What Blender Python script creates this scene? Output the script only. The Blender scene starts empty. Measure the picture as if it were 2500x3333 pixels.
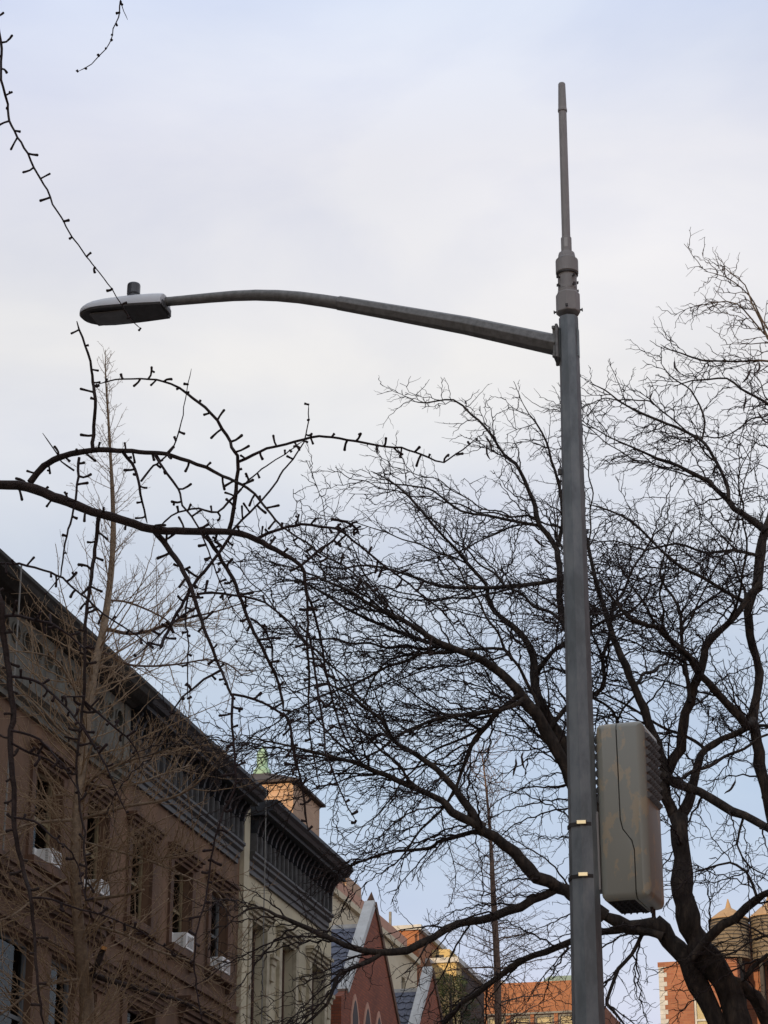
import bpy, math, random
import numpy as np

# ------------------------------------------------------------------ camera, sky, sun
SC = bpy.context.scene
COL = SC.collection
YAW = math.radians(14.3)                      # the street runs 14.3 degrees right of the view
PITCH = math.radians(22.6)
FPX = 7510.0                                  # focal length in photograph pixels
cam = bpy.data.cameras.new('camera'); camo = bpy.data.objects.new('camera', cam); COL.objects.link(camo)
camo.location = (0, 0, 1.6); camo.rotation_euler = (math.pi / 2 + PITCH, 0, 0)
cam.sensor_width = 36; cam.lens = FPX / 3333 * 36; cam.clip_start = .1; cam.clip_end = 3000
SC.camera = camo

SUN_EL = math.radians(7.0)
SUN_AZ = math.radians(180 + 14.3 + 8)        # behind the camera, slightly left of the street axis (clockwise from +Y)
W = bpy.data.worlds.new('World'); SC.world = W; W.use_nodes = True
nt = W.node_tree; nt.nodes.clear()
N = nt.nodes.new; LK = nt.links.new
out = N('ShaderNodeOutputWorld'); mixs = N('ShaderNodeMixShader'); bg1 = N('ShaderNodeBackground'); bg2 = N('ShaderNodeBackground')
sky = N('ShaderNodeTexSky'); sky.sky_type = 'NISHITA'; sky.sun_disc = False
sky.sun_elevation = SUN_EL; sky.sun_rotation = SUN_AZ; sky.air_density = 1.0; sky.dust_density = 1.0; sky.ozone_density = 1.5
bg1.inputs[1].default_value = .15
tc = N('ShaderNodeTexCoord'); mp = N('ShaderNodeMapping'); mp.inputs['Scale'].default_value = (2.2, 2.2, 6.0); mp.inputs['Location'].default_value = (3.1, 1.7, .4)
nz = N('ShaderNodeTexNoise'); nz.inputs['Scale'].default_value = 1.0; nz.inputs['Detail'].default_value = 6; nz.inputs['Roughness'].default_value = .45
LK(tc.outputs['Generated'], mp.inputs[0]); LK(mp.outputs[0], nz.inputs[0])
sep = N('ShaderNodeSeparateXYZ'); LK(tc.outputs['Generated'], sep.inputs[0])
cr = N('ShaderNodeValToRGB')                  # overcast veil: thin low down, a thick white deck in the middle, thinner above
e = cr.color_ramp; e.elements[0].position = 0.0; e.elements[0].color = (.50, .50, .50, 1)
e.elements[1].position = 1.0; e.elements[1].color = (.8, .8, .8, 1)
for p_, v_ in ((.16, .50), (.24, .22), (.33, .40), (.41, .92), (.49, .92), (.56, .60), (.64, .55)):
    k_ = e.elements.new(p_); k_.color = (v_, v_, v_, 1)
LK(sep.outputs[2], cr.inputs[0])
add = N('ShaderNodeMath'); add.operation = 'MULTIPLY_ADD'; LK(nz.outputs[0], add.inputs[0]); add.inputs[1].default_value = 1.5
sub = N('ShaderNodeMath'); sub.operation = 'SUBTRACT'; LK(cr.outputs[0], sub.inputs[0]); sub.inputs[1].default_value = .75
LK(sub.outputs[0], add.inputs[2]); add.use_clamp = True
mul = N('ShaderNodeMapRange'); LK(add.outputs[0], mul.inputs[0]); mul.inputs[3].default_value = .62; mul.inputs[4].default_value = 1.0
cc = N('ShaderNodeValToRGB'); c2 = cc.color_ramp
c2.elements[0].position = 0.0; c2.elements[0].color = (.69, .68, .78, 1); c2.elements[1].position = 1.0; c2.elements[1].color = (.70, .73, .82, 1)
for p_, v_ in ((.17, (.69, .70, .82)), (.27, (.60, .69, .84)), (.36, (.70, .74, .83)), (.44, (.81, .80, .80)), (.52, (.79, .79, .85)), (.60, (.66, .75, .93))):
    k_ = c2.elements.new(p_); k_.color = (*v_, 1)
mp2 = N('ShaderNodeMapping'); mp2.inputs['Scale'].default_value = (5, 5, 11); mp2.inputs['Location'].default_value = (.3, 2.2, 1.1); LK(tc.outputs['Generated'], mp2.inputs[0])
nz2 = N('ShaderNodeTexNoise'); nz2.inputs['Scale'].default_value = 1.0; nz2.inputs['Detail'].default_value = 7; nz2.inputs['Roughness'].default_value = .52; nz2.inputs['Distortion'].default_value = .4; LK(mp2.outputs[0], nz2.inputs[0])
c3 = N('ShaderNodeValToRGB'); c3.color_ramp.elements[0].position = .34; c3.color_ramp.elements[0].color = (.86, .88, .95, 1); c3.color_ramp.elements[1].position = .64; c3.color_ramp.elements[1].color = (1.05, 1.04, 1.02, 1); LK(nz2.outputs[0], c3.inputs[0])
mm2 = N('ShaderNodeMixRGB'); mm2.blend_type = 'MULTIPLY'; mm2.inputs[0].default_value = 1; LK(cc.outputs[0], mm2.inputs[1]); LK(c3.outputs[0], mm2.inputs[2])
LK(sep.outputs[2], cc.inputs[0]); LK(mm2.outputs[0], bg2.inputs[0]); bg2.inputs[1].default_value = 1.08
LK(sky.outputs[0], bg1.inputs[0]); LK(mul.outputs[0], mixs.inputs[0]); LK(bg1.outputs[0], mixs.inputs[1]); LK(bg2.outputs[0], mixs.inputs[2])
LK(mixs.outputs[0], out.inputs[0])

sun = bpy.data.lights.new('sun', 'SUN'); suno = bpy.data.objects.new('sun', sun); COL.objects.link(suno)
sun.energy = 3.2; sun.angle = math.radians(.6); sun.color = (1, .74, .46)
suno.rotation_euler = (math.pi / 2 - SUN_EL, 0, math.pi - SUN_AZ)
VS = SC.view_settings; VS.view_transform = 'Standard'; VS.look = 'None'; VS.exposure = 0; VS.gamma = 1

# ------------------------------------------------------------------ helpers
ES = np.array([math.sin(YAW), math.cos(YAW), 0.]); EL = np.array([-math.cos(YAW), math.sin(YAW), 0.]); EZ = np.array([0, 0, 1.])
ROT = math.pi / 2 - YAW
def SW(s, y, z): return s * ES + y * EL + z * EZ           # street frame (along, left, up) -> world

def px(x, y, dep):
    """point at forward distance dep on the line of sight through photograph pixel x, y"""
    a = x - 1250; b = 1666.5 - y
    r = np.array([a, FPX * math.cos(PITCH) - b * math.sin(PITCH), FPX * math.sin(PITCH) + b * math.cos(PITCH)])
    return r * (dep / r[1]) + np.array([0, 0, 1.6])
def pxm(dep): return dep / (FPX * .93)                      # metres per photograph pixel at that distance

def tag(o, label, cat, group=None):
    o['label'] = label; o['category'] = cat
    if group: o['group'] = group
    return o
ORG = {}
def thing(name, label, cat, s=0, y=0, z=0, group=None, world=None):
    o = bpy.data.objects.new(name, None); COL.objects.link(o); o.empty_display_size = .3
    if world is None:
        o.location = SW(s, y, z); o.rotation_euler = (0, 0, ROT); ORG[o.name] = np.array([s, y, z], float)
    else:
        o.location = world; ORG[o.name] = np.array(world, float)
    return tag(o, label, cat, group)
def org_of(p):
    while p is not None:
        if p.name in ORG: return ORG[p.name]
        p = p.parent
    return np.zeros(3)

class MB:
    def __init__(self): self.V = []; self.F = []; self.M = []; self.n = 0
    def add(self, v, f):
        v = np.asarray(v, float); self.V.append(v); self.F += [tuple(i + self.n for i in q) for q in f]; self.n += len(v); return self
    def box(self, s0, s1, y0, y1, z0, z1):
        v = [(s0, y0, z0), (s1, y0, z0), (s1, y1, z0), (s0, y1, z0), (s0, y0, z1), (s1, y0, z1), (s1, y1, z1), (s0, y1, z1)]
        return self.add(v, [(3, 2, 1, 0), (4, 5, 6, 7), (0, 1, 5, 4), (1, 2, 6, 5), (2, 3, 7, 6), (3, 0, 4, 7)])
    def prof(self, prof, s0, s1):
        """closed (y, z) outline extruded along the street"""
        n = len(prof); v = [(s0, a, b) for a, b in prof] + [(s1, a, b) for a, b in prof]
        f = [(i, (i + 1) % n, n + (i + 1) % n, n + i) for i in range(n)] + [tuple(range(n))[::-1], tuple(range(n, 2 * n))]
        return self.add(v, f)
    def plan(self, pl, z0, z1):
        n = len(pl); v = [(a, b, z0) for a, b in pl] + [(a, b, z1) for a, b in pl]
        f = [(i, (i + 1) % n, n + (i + 1) % n, n + i) for i in range(n)] + [tuple(range(n))[::-1], tuple(range(n, 2 * n))]
        return self.add(v, f)
    def lathe(self, prof, c=(0, 0), k=24, ph=0., caps=True):
        """(r, z) outline turned about the vertical through c"""
        v = []; n = len(prof)
        for r, z in prof: v += [(c[0] + r * math.cos(ph + 2 * math.pi * j / k), c[1] + r * math.sin(ph + 2 * math.pi * j / k), z) for j in range(k)]
        f = [(i * k + j, i * k + (j + 1) % k, (i + 1) * k + (j + 1) % k, (i + 1) * k + j) for i in range(n - 1) for j in range(k)]
        if caps: f += [tuple(range(k))[::-1], tuple((n - 1) * k + j for j in range(k))]
        return self.add(v, f)
    def wall(self, s0, s1, z0, z1, y, ops, dep=.9, d=1, at=None):
        """wall sheet in the plane y with openings (s0, s1, z0, z1); each opening is a recess dep deep, going towards +y*d"""
        S = sorted({s0, s1, *[o[0] for o in ops], *[o[1] for o in ops]}); Z = sorted({z0, z1, *[o[2] for o in ops], *[o[3] for o in ops]})
        P = at or (lambda s, yy, z: (s, yy, z))
        for i in range(len(S) - 1):
            for j in range(len(Z) - 1):
                cs, cz = (S[i] + S[i + 1]) / 2, (Z[j] + Z[j + 1]) / 2
                if any(o[0] < cs < o[1] and o[2] < cz < o[3] for o in ops): continue
                self.add([P(S[i], y, Z[j]), P(S[i + 1], y, Z[j]), P(S[i + 1], y, Z[j + 1]), P(S[i], y, Z[j + 1])], [(0, 1, 2, 3)])
        for a, b, c, e_ in ops:
            q = y + dep * d
            self.add([P(a, y, c), P(b, y, c), P(b, y, e_), P(a, y, e_), P(a, q, c), P(b, q, c), P(b, q, e_), P(a, q, e_)],
                     [(0, 4, 5, 1), (1, 5, 6, 2), (2, 6, 7, 3), (3, 7, 4, 0), (4, 7, 6, 5)])
        return self
    def build(self, name, mat, parent=None, label=None, smooth=False, bevel=0, bseg=2, world=False, kind=None):
        me = bpy.data.meshes.new(name); V = np.concatenate(self.V) if self.V else np.zeros((0, 3))
        if parent is not None: V = V - org_of(parent)
        elif not world: V = V[:, :1] * ES + V[:, 1:2] * EL + V[:, 2:] * EZ
        me.from_pydata(V.tolist(), [], self.F); me.update(); me.materials.append(mat)
        if smooth: me.shade_smooth()
        o = bpy.data.objects.new(name, me); COL.objects.link(o)
        if parent is not None: o.parent = parent
        if bevel:
            b = o.modifiers.new('bevel', 'BEVEL'); b.width = bevel; b.segments = bseg; b.limit_method = 'ANGLE'; b.angle_limit = .6
        if label: o['label'] = label
        if kind: o['kind'] = kind
        return o

class TB:
    """many tapering tubes gathered into one mesh (world coordinates)"""
    def __init__(self): self.V = []; self.Q = []; self.n = 0
    def tube(self, P, R, k=4):
        P = np.asarray(P, float); R = np.asarray(R, float); n = len(P)
        T = np.empty_like(P); T[1:-1] = P[2:] - P[:-2]; T[0] = P[1] - P[0]; T[-1] = P[-1] - P[-2]
        T /= np.linalg.norm(T, axis=1)[:, None] + 1e-9
        m = np.abs(T.mean(0)); ref = np.zeros(3); ref[int(np.argmin(m))] = 1
        U = np.cross(T, ref); U /= np.linalg.norm(U, axis=1)[:, None] + 1e-9; B = np.cross(T, U)
        a = np.arange(k) * (2 * math.pi / k)
        ring = P[:, None, :] + R[:, None, None] * (np.cos(a)[None, :, None] * U[:, None, :] + np.sin(a)[None, :, None] * B[:, None, :])
        self.V.append(ring.reshape(-1, 3))
        i = np.arange(n - 1)[:, None] * k; j = np.arange(k)[None, :]; j2 = (j + 1) % k
        q = np.stack([i + j, i + j2, i + k + j2, i + k + j], -1).reshape(-1, 4) + self.n
        self.Q.append(q)
        if k >= 4:                                            # close the tip
            b = self.n + (n - 1) * k
            if k == 4: self.Q.append(np.array([[b, b + 1, b + 2, b + 3]]))
            else: self.Q.append(np.array([[b + x, b + x + 1, b + k - 2 - x, b + k - 1 - x] for x in range(k // 2 - 1)]))
        self.n += n * k
    def build(self, name, mat, parent=None, label=None, kind=None):
        if not self.V: return None
        V = np.concatenate(self.V); Q = np.concatenate(self.Q)
        if parent is not None: V = V - org_of(parent)
        me = bpy.data.meshes.new(name)
        me.vertices.add(len(V)); me.vertices.foreach_set('co', V.astype(np.float32).ravel())
        me.loops.add(len(Q) * 4); me.loops.foreach_set('vertex_index', Q.astype(np.int32).ravel())
        me.polygons.add(len(Q)); me.polygons.foreach_set('loop_start', np.arange(len(Q), dtype=np.int32) * 4)
        me.polygons.foreach_set('use_smooth', np.ones(len(Q), bool)); me.update(calc_edges=True); me.materials.append(mat)
        o = bpy.data.objects.new(name, me); COL.objects.link(o)
        if parent is not None: o.parent = parent
        if label: o['label'] = label
        if kind: o['kind'] = kind
        return o

# ------------------------------------------------------------------ materials
def mat(name, c1, c2=None, rough=.8, scale=3., metal=0., bump=0., bscale=None, spec=.4, lo=.35, hi=.65, stretch=(1, 1, 1), c3=None):
    m = bpy.data.materials.new(name); m.use_nodes = True; t = m.node_tree; b = t.nodes['Principled BSDF']
    b.inputs['Roughness'].default_value = rough; b.inputs['Metallic'].default_value = metal; b.inputs['Specular IOR Level'].default_value = spec
    c2 = c2 or tuple(x * .75 for x in c1)
    co = t.nodes.new('ShaderNodeTexCoord'); mpn = t.nodes.new('ShaderNodeMapping'); mpn.inputs['Scale'].default_value = stretch; t.links.new(co.outputs['Object'], mpn.inputs[0])
    n = t.nodes.new('ShaderNodeTexNoise'); n.inputs['Scale'].default_value = scale; n.inputs['Detail'].default_value = 7; n.inputs['Roughness'].default_value = .62
    t.links.new(mpn.outputs[0], n.inputs[0])
    r = t.nodes.new('ShaderNodeValToRGB'); r.color_ramp.elements[0].position = lo; r.color_ramp.elements[0].color = (*c1, 1)
    r.color_ramp.elements[1].position = hi; r.color_ramp.elements[1].color = (*c2, 1)
    if c3: k = r.color_ramp.elements.new((lo + hi) / 2); k.color = (*c3, 1)
    t.links.new(n.outputs[0], r.inputs[0]); t.links.new(r.outputs[0], b.inputs['Base Color'])
    if bump:
        n2 = t.nodes.new('ShaderNodeTexNoise'); n2.inputs['Scale'].default_value = bscale or scale * 6; n2.inputs['Detail'].default_value = 5
        t.links.new(mpn.outputs[0], n2.inputs[0])
        bp = t.nodes.new('ShaderNodeBump'); bp.inputs['Strength'].default_value = bump; bp.inputs['Distance'].default_value = .02
        t.links.new(n2.outputs[0], bp.inputs['Height']); t.links.new(bp.outputs[0], b.inputs['Normal'])
    return m

def brick_mat(name, a, b_, mortar, bw=.21, bh=.075, stain=None):
    m = bpy.data.materials.new(name); m.use_nodes = True; t = m.node_tree; b = t.nodes['Principled BSDF']; b.inputs['Roughness'].default_value = .85
    co = t.nodes.new('ShaderNodeTexCoord'); sp = t.nodes.new('ShaderNodeSeparateXYZ'); t.links.new(co.outputs['Object'], sp.inputs[0])
    ad = t.nodes.new('ShaderNodeMath'); t.links.new(sp.outputs[0], ad.inputs[0]); t.links.new(sp.outputs[1], ad.inputs[1])
    cb = t.nodes.new('ShaderNodeCombineXYZ'); t.links.new(ad.outputs[0], cb.inputs[0]); t.links.new(sp.outputs[2], cb.inputs[1])
    br = t.nodes.new('ShaderNodeTexBrick'); t.links.new(cb.outputs[0], br.inputs[0]); br.inputs['Scale'].default_value = 1
    br.inputs['Color1'].default_value = (*a, 1); br.inputs['Color2'].default_value = (*b_, 1); br.inputs['Mortar'].default_value = (*mortar, 1)
    br.inputs['Brick Width'].default_value = bw; br.inputs['Row Height'].default_value = bh; br.inputs['Mortar Size'].default_value = .008
    n = t.nodes.new('ShaderNodeTexNoise'); n.inputs['Scale'].default_value = .6; n.inputs['Detail'].default_value = 8; t.links.new(co.outputs['Object'], n.inputs[0])
    mr = t.nodes.new('ShaderNodeMapRange'); t.links.new(n.outputs[0], mr.inputs[0]); mr.inputs[1].default_value = .3; mr.inputs[2].default_value = .7; mr.inputs[3].default_value = .72; mr.inputs[4].default_value = 1.12
    mx = t.nodes.new('ShaderNodeMixRGB'); mx.blend_type = 'MULTIPLY'; mx.inputs[0].default_value = 1; t.links.new(br.outputs[0], mx.inputs[1]); t.links.new(mr.outputs[0], mx.inputs[2])
    t.links.new(mx.outputs[0], b.inputs['Base Color'])
    bp = t.nodes.new('ShaderNodeBump'); bp.inputs['Strength'].default_value = .4; bp.inputs['Distance'].default_value = .01; t.links.new(br.outputs['Fac'], bp.inputs['Height']); bp.invert = True
    t.links.new(bp.outputs[0], b.inputs['Normal'])
    return m

def glass_mat(name, tint, clear=.6, rough=.03):
    m = bpy.data.materials.new(name); m.use_nodes = True; t = m.node_tree; t.nodes.remove(t.nodes['Principled BSDF'])
    o = t.nodes['Material Output']; a = t.nodes.new('ShaderNodeBsdfTransparent'); a.inputs[0].default_value = (clear, clear, clear, 1)
    g = t.nodes.new('ShaderNodeBsdfGlossy'); g.inputs['Roughness'].default_value = rough; g.inputs[0].default_value = (*tint, 1)
    f = t.nodes.new('ShaderNodeFresnel'); f.inputs[0].default_value = 1.6
    co = t.nodes.new('ShaderNodeTexCoord'); n = t.nodes.new('ShaderNodeTexNoise'); n.inputs['Scale'].default_value = 1.3; t.links.new(co.outputs['Object'], n.inputs[0])
    bp = t.nodes.new('ShaderNodeBump'); bp.inputs['Strength'].default_value = .06; bp.inputs['Distance'].default_value = .05; t.links.new(n.outputs[0], bp.inputs['Height']); t.links.new(bp.outputs[0], g.inputs['Normal'])
    x = t.nodes.new('ShaderNodeMixShader'); t.links.new(f.outputs[0], x.inputs[0]); t.links.new(a.outputs[0], x.inputs[1]); t.links.new(g.outputs[0], x.inputs[2]); t.links.new(x.outputs[0], o.inputs[0])
    return m

M_brown = mat('brownstone', (.215, .118, .064), (.100, .058, .035), .9, .8, bump=.35, bscale=30, c3=(.166, .094, .053), stretch=(1.7, 1, .3))
M_brown2 = mat('brownstone_trim', (.155, .082, .046), (.078, .043, .026), .85, 4, bump=.3, bscale=25, stretch=(1, 1, .4))
M_green = mat('weathered_cornice', (.150, .155, .125), (.085, .080, .062), .85, 2.5, bump=.3, bscale=18, c3=(.125, .115, .09), stretch=(1.6, 1, .6))
M_black = mat('dark_cornice_paint_and_shade', (.020, .021, .024), (.012, .0125, .014), .6, 4, bump=.15, bscale=30)  # dark paint, blackened further to hold the shade under the overhang
M_slatepaint = mat('grey_cornice_paint', (.062, .060, .057), (.036, .035, .033), .55, 5, bump=.15, bscale=30)
M_bracket = mat('bracket_paint', (.135, .130, .122), (.08, .077, .072), .6, 5, bump=.15, bscale=30)
M_crown = mat('weathered_crown', (.055, .048, .038), (.03, .027, .022), .9, 3, bump=.5, bscale=14)
M_cream = mat('cream_stucco', (.60, .52, .345), (.48, .42, .285), .9, 1.0, bump=.15, bscale=40)
M_creamtrim = mat('cream_trim', (.52, .45, .31), (.35, .30, .20), .85, 5, bump=.2)
M_wood = mat('brown_window_wood', (.13, .07, .05), (.08, .045, .032), .6, 8)
M_tanwood = mat('tan_sash_wood', (.30, .23, .12), (.20, .15, .08), .6, 8)
M_greyframe = mat('grey_sash', (.17, .18, .17), (.12, .12, .12), .55, 8)
M_curtain = mat('white_curtain', (.75, .76, .76), (.6, .61, .62), .95, 6)
M_blind = mat('cream_blind', (.80, .70, .42), (.72, .62, .36), .9, 3)
M_glass = glass_mat('window_glass', (.42, .44, .44), clear=.92)
M_redbrick = brick_mat('red_brick', (.30, .080, .034), (.21, .056, .026), (.15, .058, .033))
M_orange = brick_mat('orange_brick', (.40, .165, .075), (.34, .135, .06), (.33, .17, .10), bw=.3, bh=.10)
M_orange2 = brick_mat('red_orange_brick', (.38, .155, .078), (.30, .110, .058), (.32, .17, .10), bw=.3, bh=.10)
M_peach = brick_mat('peach_brick', (.50, .33, .21), (.44, .28, .175), (.48, .34, .23), bw=.3, bh=.10)
M_pink = mat('pink_stucco', (.56, .32, .225), (.47, .26, .18), .9, 1.5, bump=.1)
M_tan = mat('tan_stucco', (.66, .57, .40), (.58, .49, .33), .9, 1.5, bump=.1)
M_yellow = mat('yellow_stucco', (.62, .48, .22), (.55, .41, .18), .9, 1.5, bump=.1)
M_slate = mat('slate', (.15, .165, .215), (.085, .097, .13), .6, 7, bump=.2, c3=(.12, .13, .17))
M_white = mat('white_coping', (.60, .60, .57), (.45, .45, .42), .8, 3, bump=.15)
M_copper = mat('verdigris_copper', (.34, .50, .36), (.24, .40, .29), .7, 6)
M_greenroof = mat('green_metal_roof', (.16, .26, .24), (.11, .19, .18), .5, 4)
M_darkroof = mat('dark_roofing', (.07, .055, .05), (.05, .04, .036), .85, 3, bump=.2)
M_tank = mat('weathered_tank_wood', (.24, .19, .13), (.14, .115, .08), .9, 9, stretch=(3, 3, .3), bump=.2)
M_tankroof = mat('tank_roof', (.44, .29, .15), (.36, .23, .12), .8, 4)
M_hoop = mat('tank_hoop', (.05, .045, .04), None, .7, 5)
M_ac = mat('white_enamel', (.84, .82, .76), (.74, .72, .66), .4, 6, spec=.5)
M_acgrille = mat('ac_grille', (.42, .41, .37), (.3, .3, .27), .6, 10)
M_cable = mat('grey_cable', (.26, .25, .22), (.2, .19, .17), .7, 6)
M_asphalt = mat('asphalt', (.055, .055, .057), (.042, .042, .044), .9, 5, bump=.3, bscale=80)
M_walk = mat('pavement', (.34, .33, .31), (.27, .26, .245), .9, 1.5, bump=.2, bscale=30)
M_earth = mat('ground_earth', (.16, .145, .12), (.11, .10, .085), .95, .5)
M_paint = mat('road_paint', (.72, .72, .70), (.6, .6, .58), .7, 8)
M_galv = mat('galvanized_steel', (.37, .40, .395), (.235, .265, .265), .5, 9, metal=.25, bump=.04, bscale=60, stretch=(1, 1, .4), lo=.38, hi=.60, c3=(.30, .335, .34))
M_galvarm = mat('weathered_arm_steel', (.31, .305, .28), (.20, .197, .182), .6, 30, metal=.2, bump=.05, bscale=90)
M_paintgrey = mat('grey_antenna_paint', (.46, .435, .40), (.39, .37, .34), .5, 8, metal=.0)
M_lamptop = mat('pale_grey_housing', (.80, .81, .79), (.72, .73, .71), .45, 6)
M_lampdark = mat('lamp_underside', (.12, .12, .115), (.085, .085, .08), .5, 30)
M_lens = mat('lamp_lens', (.20, .20, .19), (.14, .14, .13), .2, 14, spec=.6)
M_cell = mat('photocell_plastic', (.10, .11, .12), (.06, .065, .07), .25, 8, spec=.6)
M_bolt = mat('bolt_steel', (.12, .11, .10), (.07, .065, .06), .5, 20, metal=.4)
M_label = mat('white_label', (.74, .72, .66), None, .6, 8)
M_band = mat('band_steel', (.14, .14, .135), (.09, .09, .088), .4, 12, metal=.6)
M_buckle = mat('bright_buckle', (.95, .78, .48), (.85, .66, .38), .12, 9, metal=1.0)
M_boxpaint = mat('worn_grey_box_paint', (.42, .42, .345), (.56, .48, .33), .36, 8, spec=.5, lo=.53, hi=.56, stretch=(1, 1, .6), bump=.05)
M_boxdark = mat('box_seam', (.025, .022, .02), None, .8, 5)
M_stud = mat('heat_sink_paint', (.20, .20, .19), (.15, .15, .145), .5, 8)
M_bark1 = mat('dark_ginkgo_bark', (.075, .052, .044), (.036, .026, .022), .9, 60, bump=.3, bscale=160, c3=(.055, .04, .034))
M_twig1 = mat('ginkgo_shoot_bark', (.062, .040, .038), (.034, .024, .022), .85, 80, bump=.4, bscale=200)
M_bark2 = mat('locust_bark', (.105, .080, .058), (.030, .024, .019), .95, 14, bump=.9, bscale=40, stretch=(1, 1, .3), c3=(.055, .043, .034))
M_twig2 = mat('locust_twig_bark', (.055, .038, .033), (.033, .024, .021), .9, 20)
M_bark3 = mat('tan_ginkgo_bark', (.38, .27, .165), (.22, .155, .095), .95, 16, bump=.6, bscale=50, c3=(.27, .20, .135))
M_twig3 = mat('tan_twig_bark', (.44, .31, .185), (.28, .19, .115), .9, 20)
M_bark4 = mat('russet_bark', (.22, .145, .105), (.125, .085, .064), .95, 16, bump=.5, bscale=50)
M_pod = mat('seed_pod', (.06, .032, .022), (.035, .02, .015), .6, 30)
M_cut = mat('fresh_cut_wood', (.62, .30, .09), (.45, .2, .06), .8, 30)
M_leaf = mat('evergreen_needles', (.055, .075, .03), (.035, .05, .02), .8, 9)
M_yel = mat('yellow_enamel', (.75, .52, .06), None, .5, 6)
M_grn = mat('green_enamel', (.03, .30, .10), None, .5, 6)

# ------------------------------------------------------------------ ground, road, pavements
g = MB().add([(-900, -900, 0), (900, -900, 0), (900, 900, 0), (-900, 900, 0)], [(0, 1, 2, 3)]).build('ground', M_earth); g['kind'] = 'structure'
r = MB().add([(-150, 3.2, .004), (91, 3.2, .004), (91, 10, .004), (-150, 10, .004)], [(0, 3, 2, 1)]).build('road', M_asphalt); r['kind'] = 'structure'
mk = MB()
for i in range(30): mk.add([(-60 + i * 5, 6.55, .008), (-57.6 + i * 5, 6.55, .008), (-57.6 + i * 5, 6.67, .008), (-60 + i * 5, 6.67, .008)], [(0, 3, 2, 1)])
o = mk.build('road_marking', M_paint); o['kind'] = 'structure'
for y0, y1 in ((-6, 3.2), (10, 14.9)):
    o = MB().box(-150, 91, y0, y1, -.05, .14).build('pavement', M_walk, bevel=.02); o['kind'] = 'structure'

# ------------------------------------------------------------------ row houses on the left
YF = 14.9                                     # facade line
def window(parent, a, b, c, d, y=YF, wood=M_wood, curtain=None, rec=.16, name='window', rails=1, blind=False):
    """sash window filling the opening a..b, c..d of a facade at y"""
    y0, y1 = y + rec, y + rec + .07; f = .07
    m = MB().box(a + .002, a + f, y0, y1, c + .002, d - .002).box(b - f, b - .002, y0, y1, c + .002, d - .002)
    m.box(a + f, b - f, y0, y1, c + .002, c + f).box(a + f, b - f, y0, y1, d - f, d - .002)
    h = (c + d) / 2
    m.box(a + f, b - f, y0 + .015, y1 + .01, h - .03, h + .03)
    w = m.build(name, wood, parent)
    MB().box(a + f, b - f, y0 + .03, y0 + .04, c + f, h - .03).box(a + f, b - f, y0 + .045, y0 + .055, h + .03, d - f).build('pane', M_glass, w)
    if curtain:
        cm = MB()
        for u0, u1, v0 in curtain:
            n = 14; vv = []
            for i in range(n + 1):
                s_ = a + f + (b - a - 2 * f) * (u0 + (u1 - u0) * i / n); yy = y1 + .10 + .025 * math.sin(i * 1.9)
                zz = c + f + (d - c - 2 * f) * v0 + .05 * abs(math.sin(i * 1.3))
                vv += [(s_, yy, zz), (s_, yy, d - f)]
            cm.add(vv, [(2 * i, 2 * i + 2, 2 * i + 3, 2 * i + 1) for i in range(n)])
        cm.build('blind' if blind else 'curtain', M_blind if blind else M_curtain, w)
    return w

def hood(parent, a, b, z0, z1, mt, y=YF, step=.055, n=4, base=.05):
    m = MB(); h = (z1 - z0) / n
    for i in range(n):
        p = base + step * i; m.box(a - .03 - p * .6, b + .03 + p * .6, y - p, y + .02, z0 + h * i + (.001 if i else 0), z0 + h * (i + 1) - .012)
        if i < n - 1: m.box(a - p * .5, b + p * .5, y - p + .02, y + .02, z0 + h * (i + 1) - .012, z0 + h * (i + 1) + .001)
    return m.build('window_hood', mt, parent)

def surround(parent, a, b, c, d, mt, w=.17, p=.05, y=YF):
    MB().box(a - w, a, y - p, y + .02, c, d).build('window_jamb', mt, parent)
    MB().box(b, b + w, y - p, y + .02, c, d).build('window_jamb', mt, parent)

def sill(parent, a, b, z, mt, y=YF):
    return MB().box(a - .2, b + .2, y - .17, y + .02, z - .14, z - .001).box(a - .14, a - .02, y - .11, y + .02, z - .3, z - .141).box(b + .02, b + .14, y - .11, y + .02, z - .3, z - .141).build('window_sill', mt, parent)

def body(parent, s0, s1, ztop, ops, mt, yb=27., y=YF):
    m = MB().wall(s0, s1, 0, ztop, y, ops, dep=1.1)
    m.add([(s0, y, 0), (s0, yb, 0), (s0, yb, ztop), (s0, y, ztop)], [(0, 3, 2, 1)]).add([(s1, y, 0), (s1, yb, 0), (s1, yb, ztop), (s1, y, ztop)], [(0, 1, 2, 3)])
    m.add([(s0, yb, 0), (s1, yb, 0), (s1, yb, ztop), (s0, yb, ztop)], [(0, 3, 2, 1)])
    return m.build('wall', mt, parent)

def roof_slab(parent, s0, s1, z, y0, yb, mt=M_darkroof): return MB().box(s0, s1, y0, yb, z, z + .08).build('roof', mt, parent)

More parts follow.
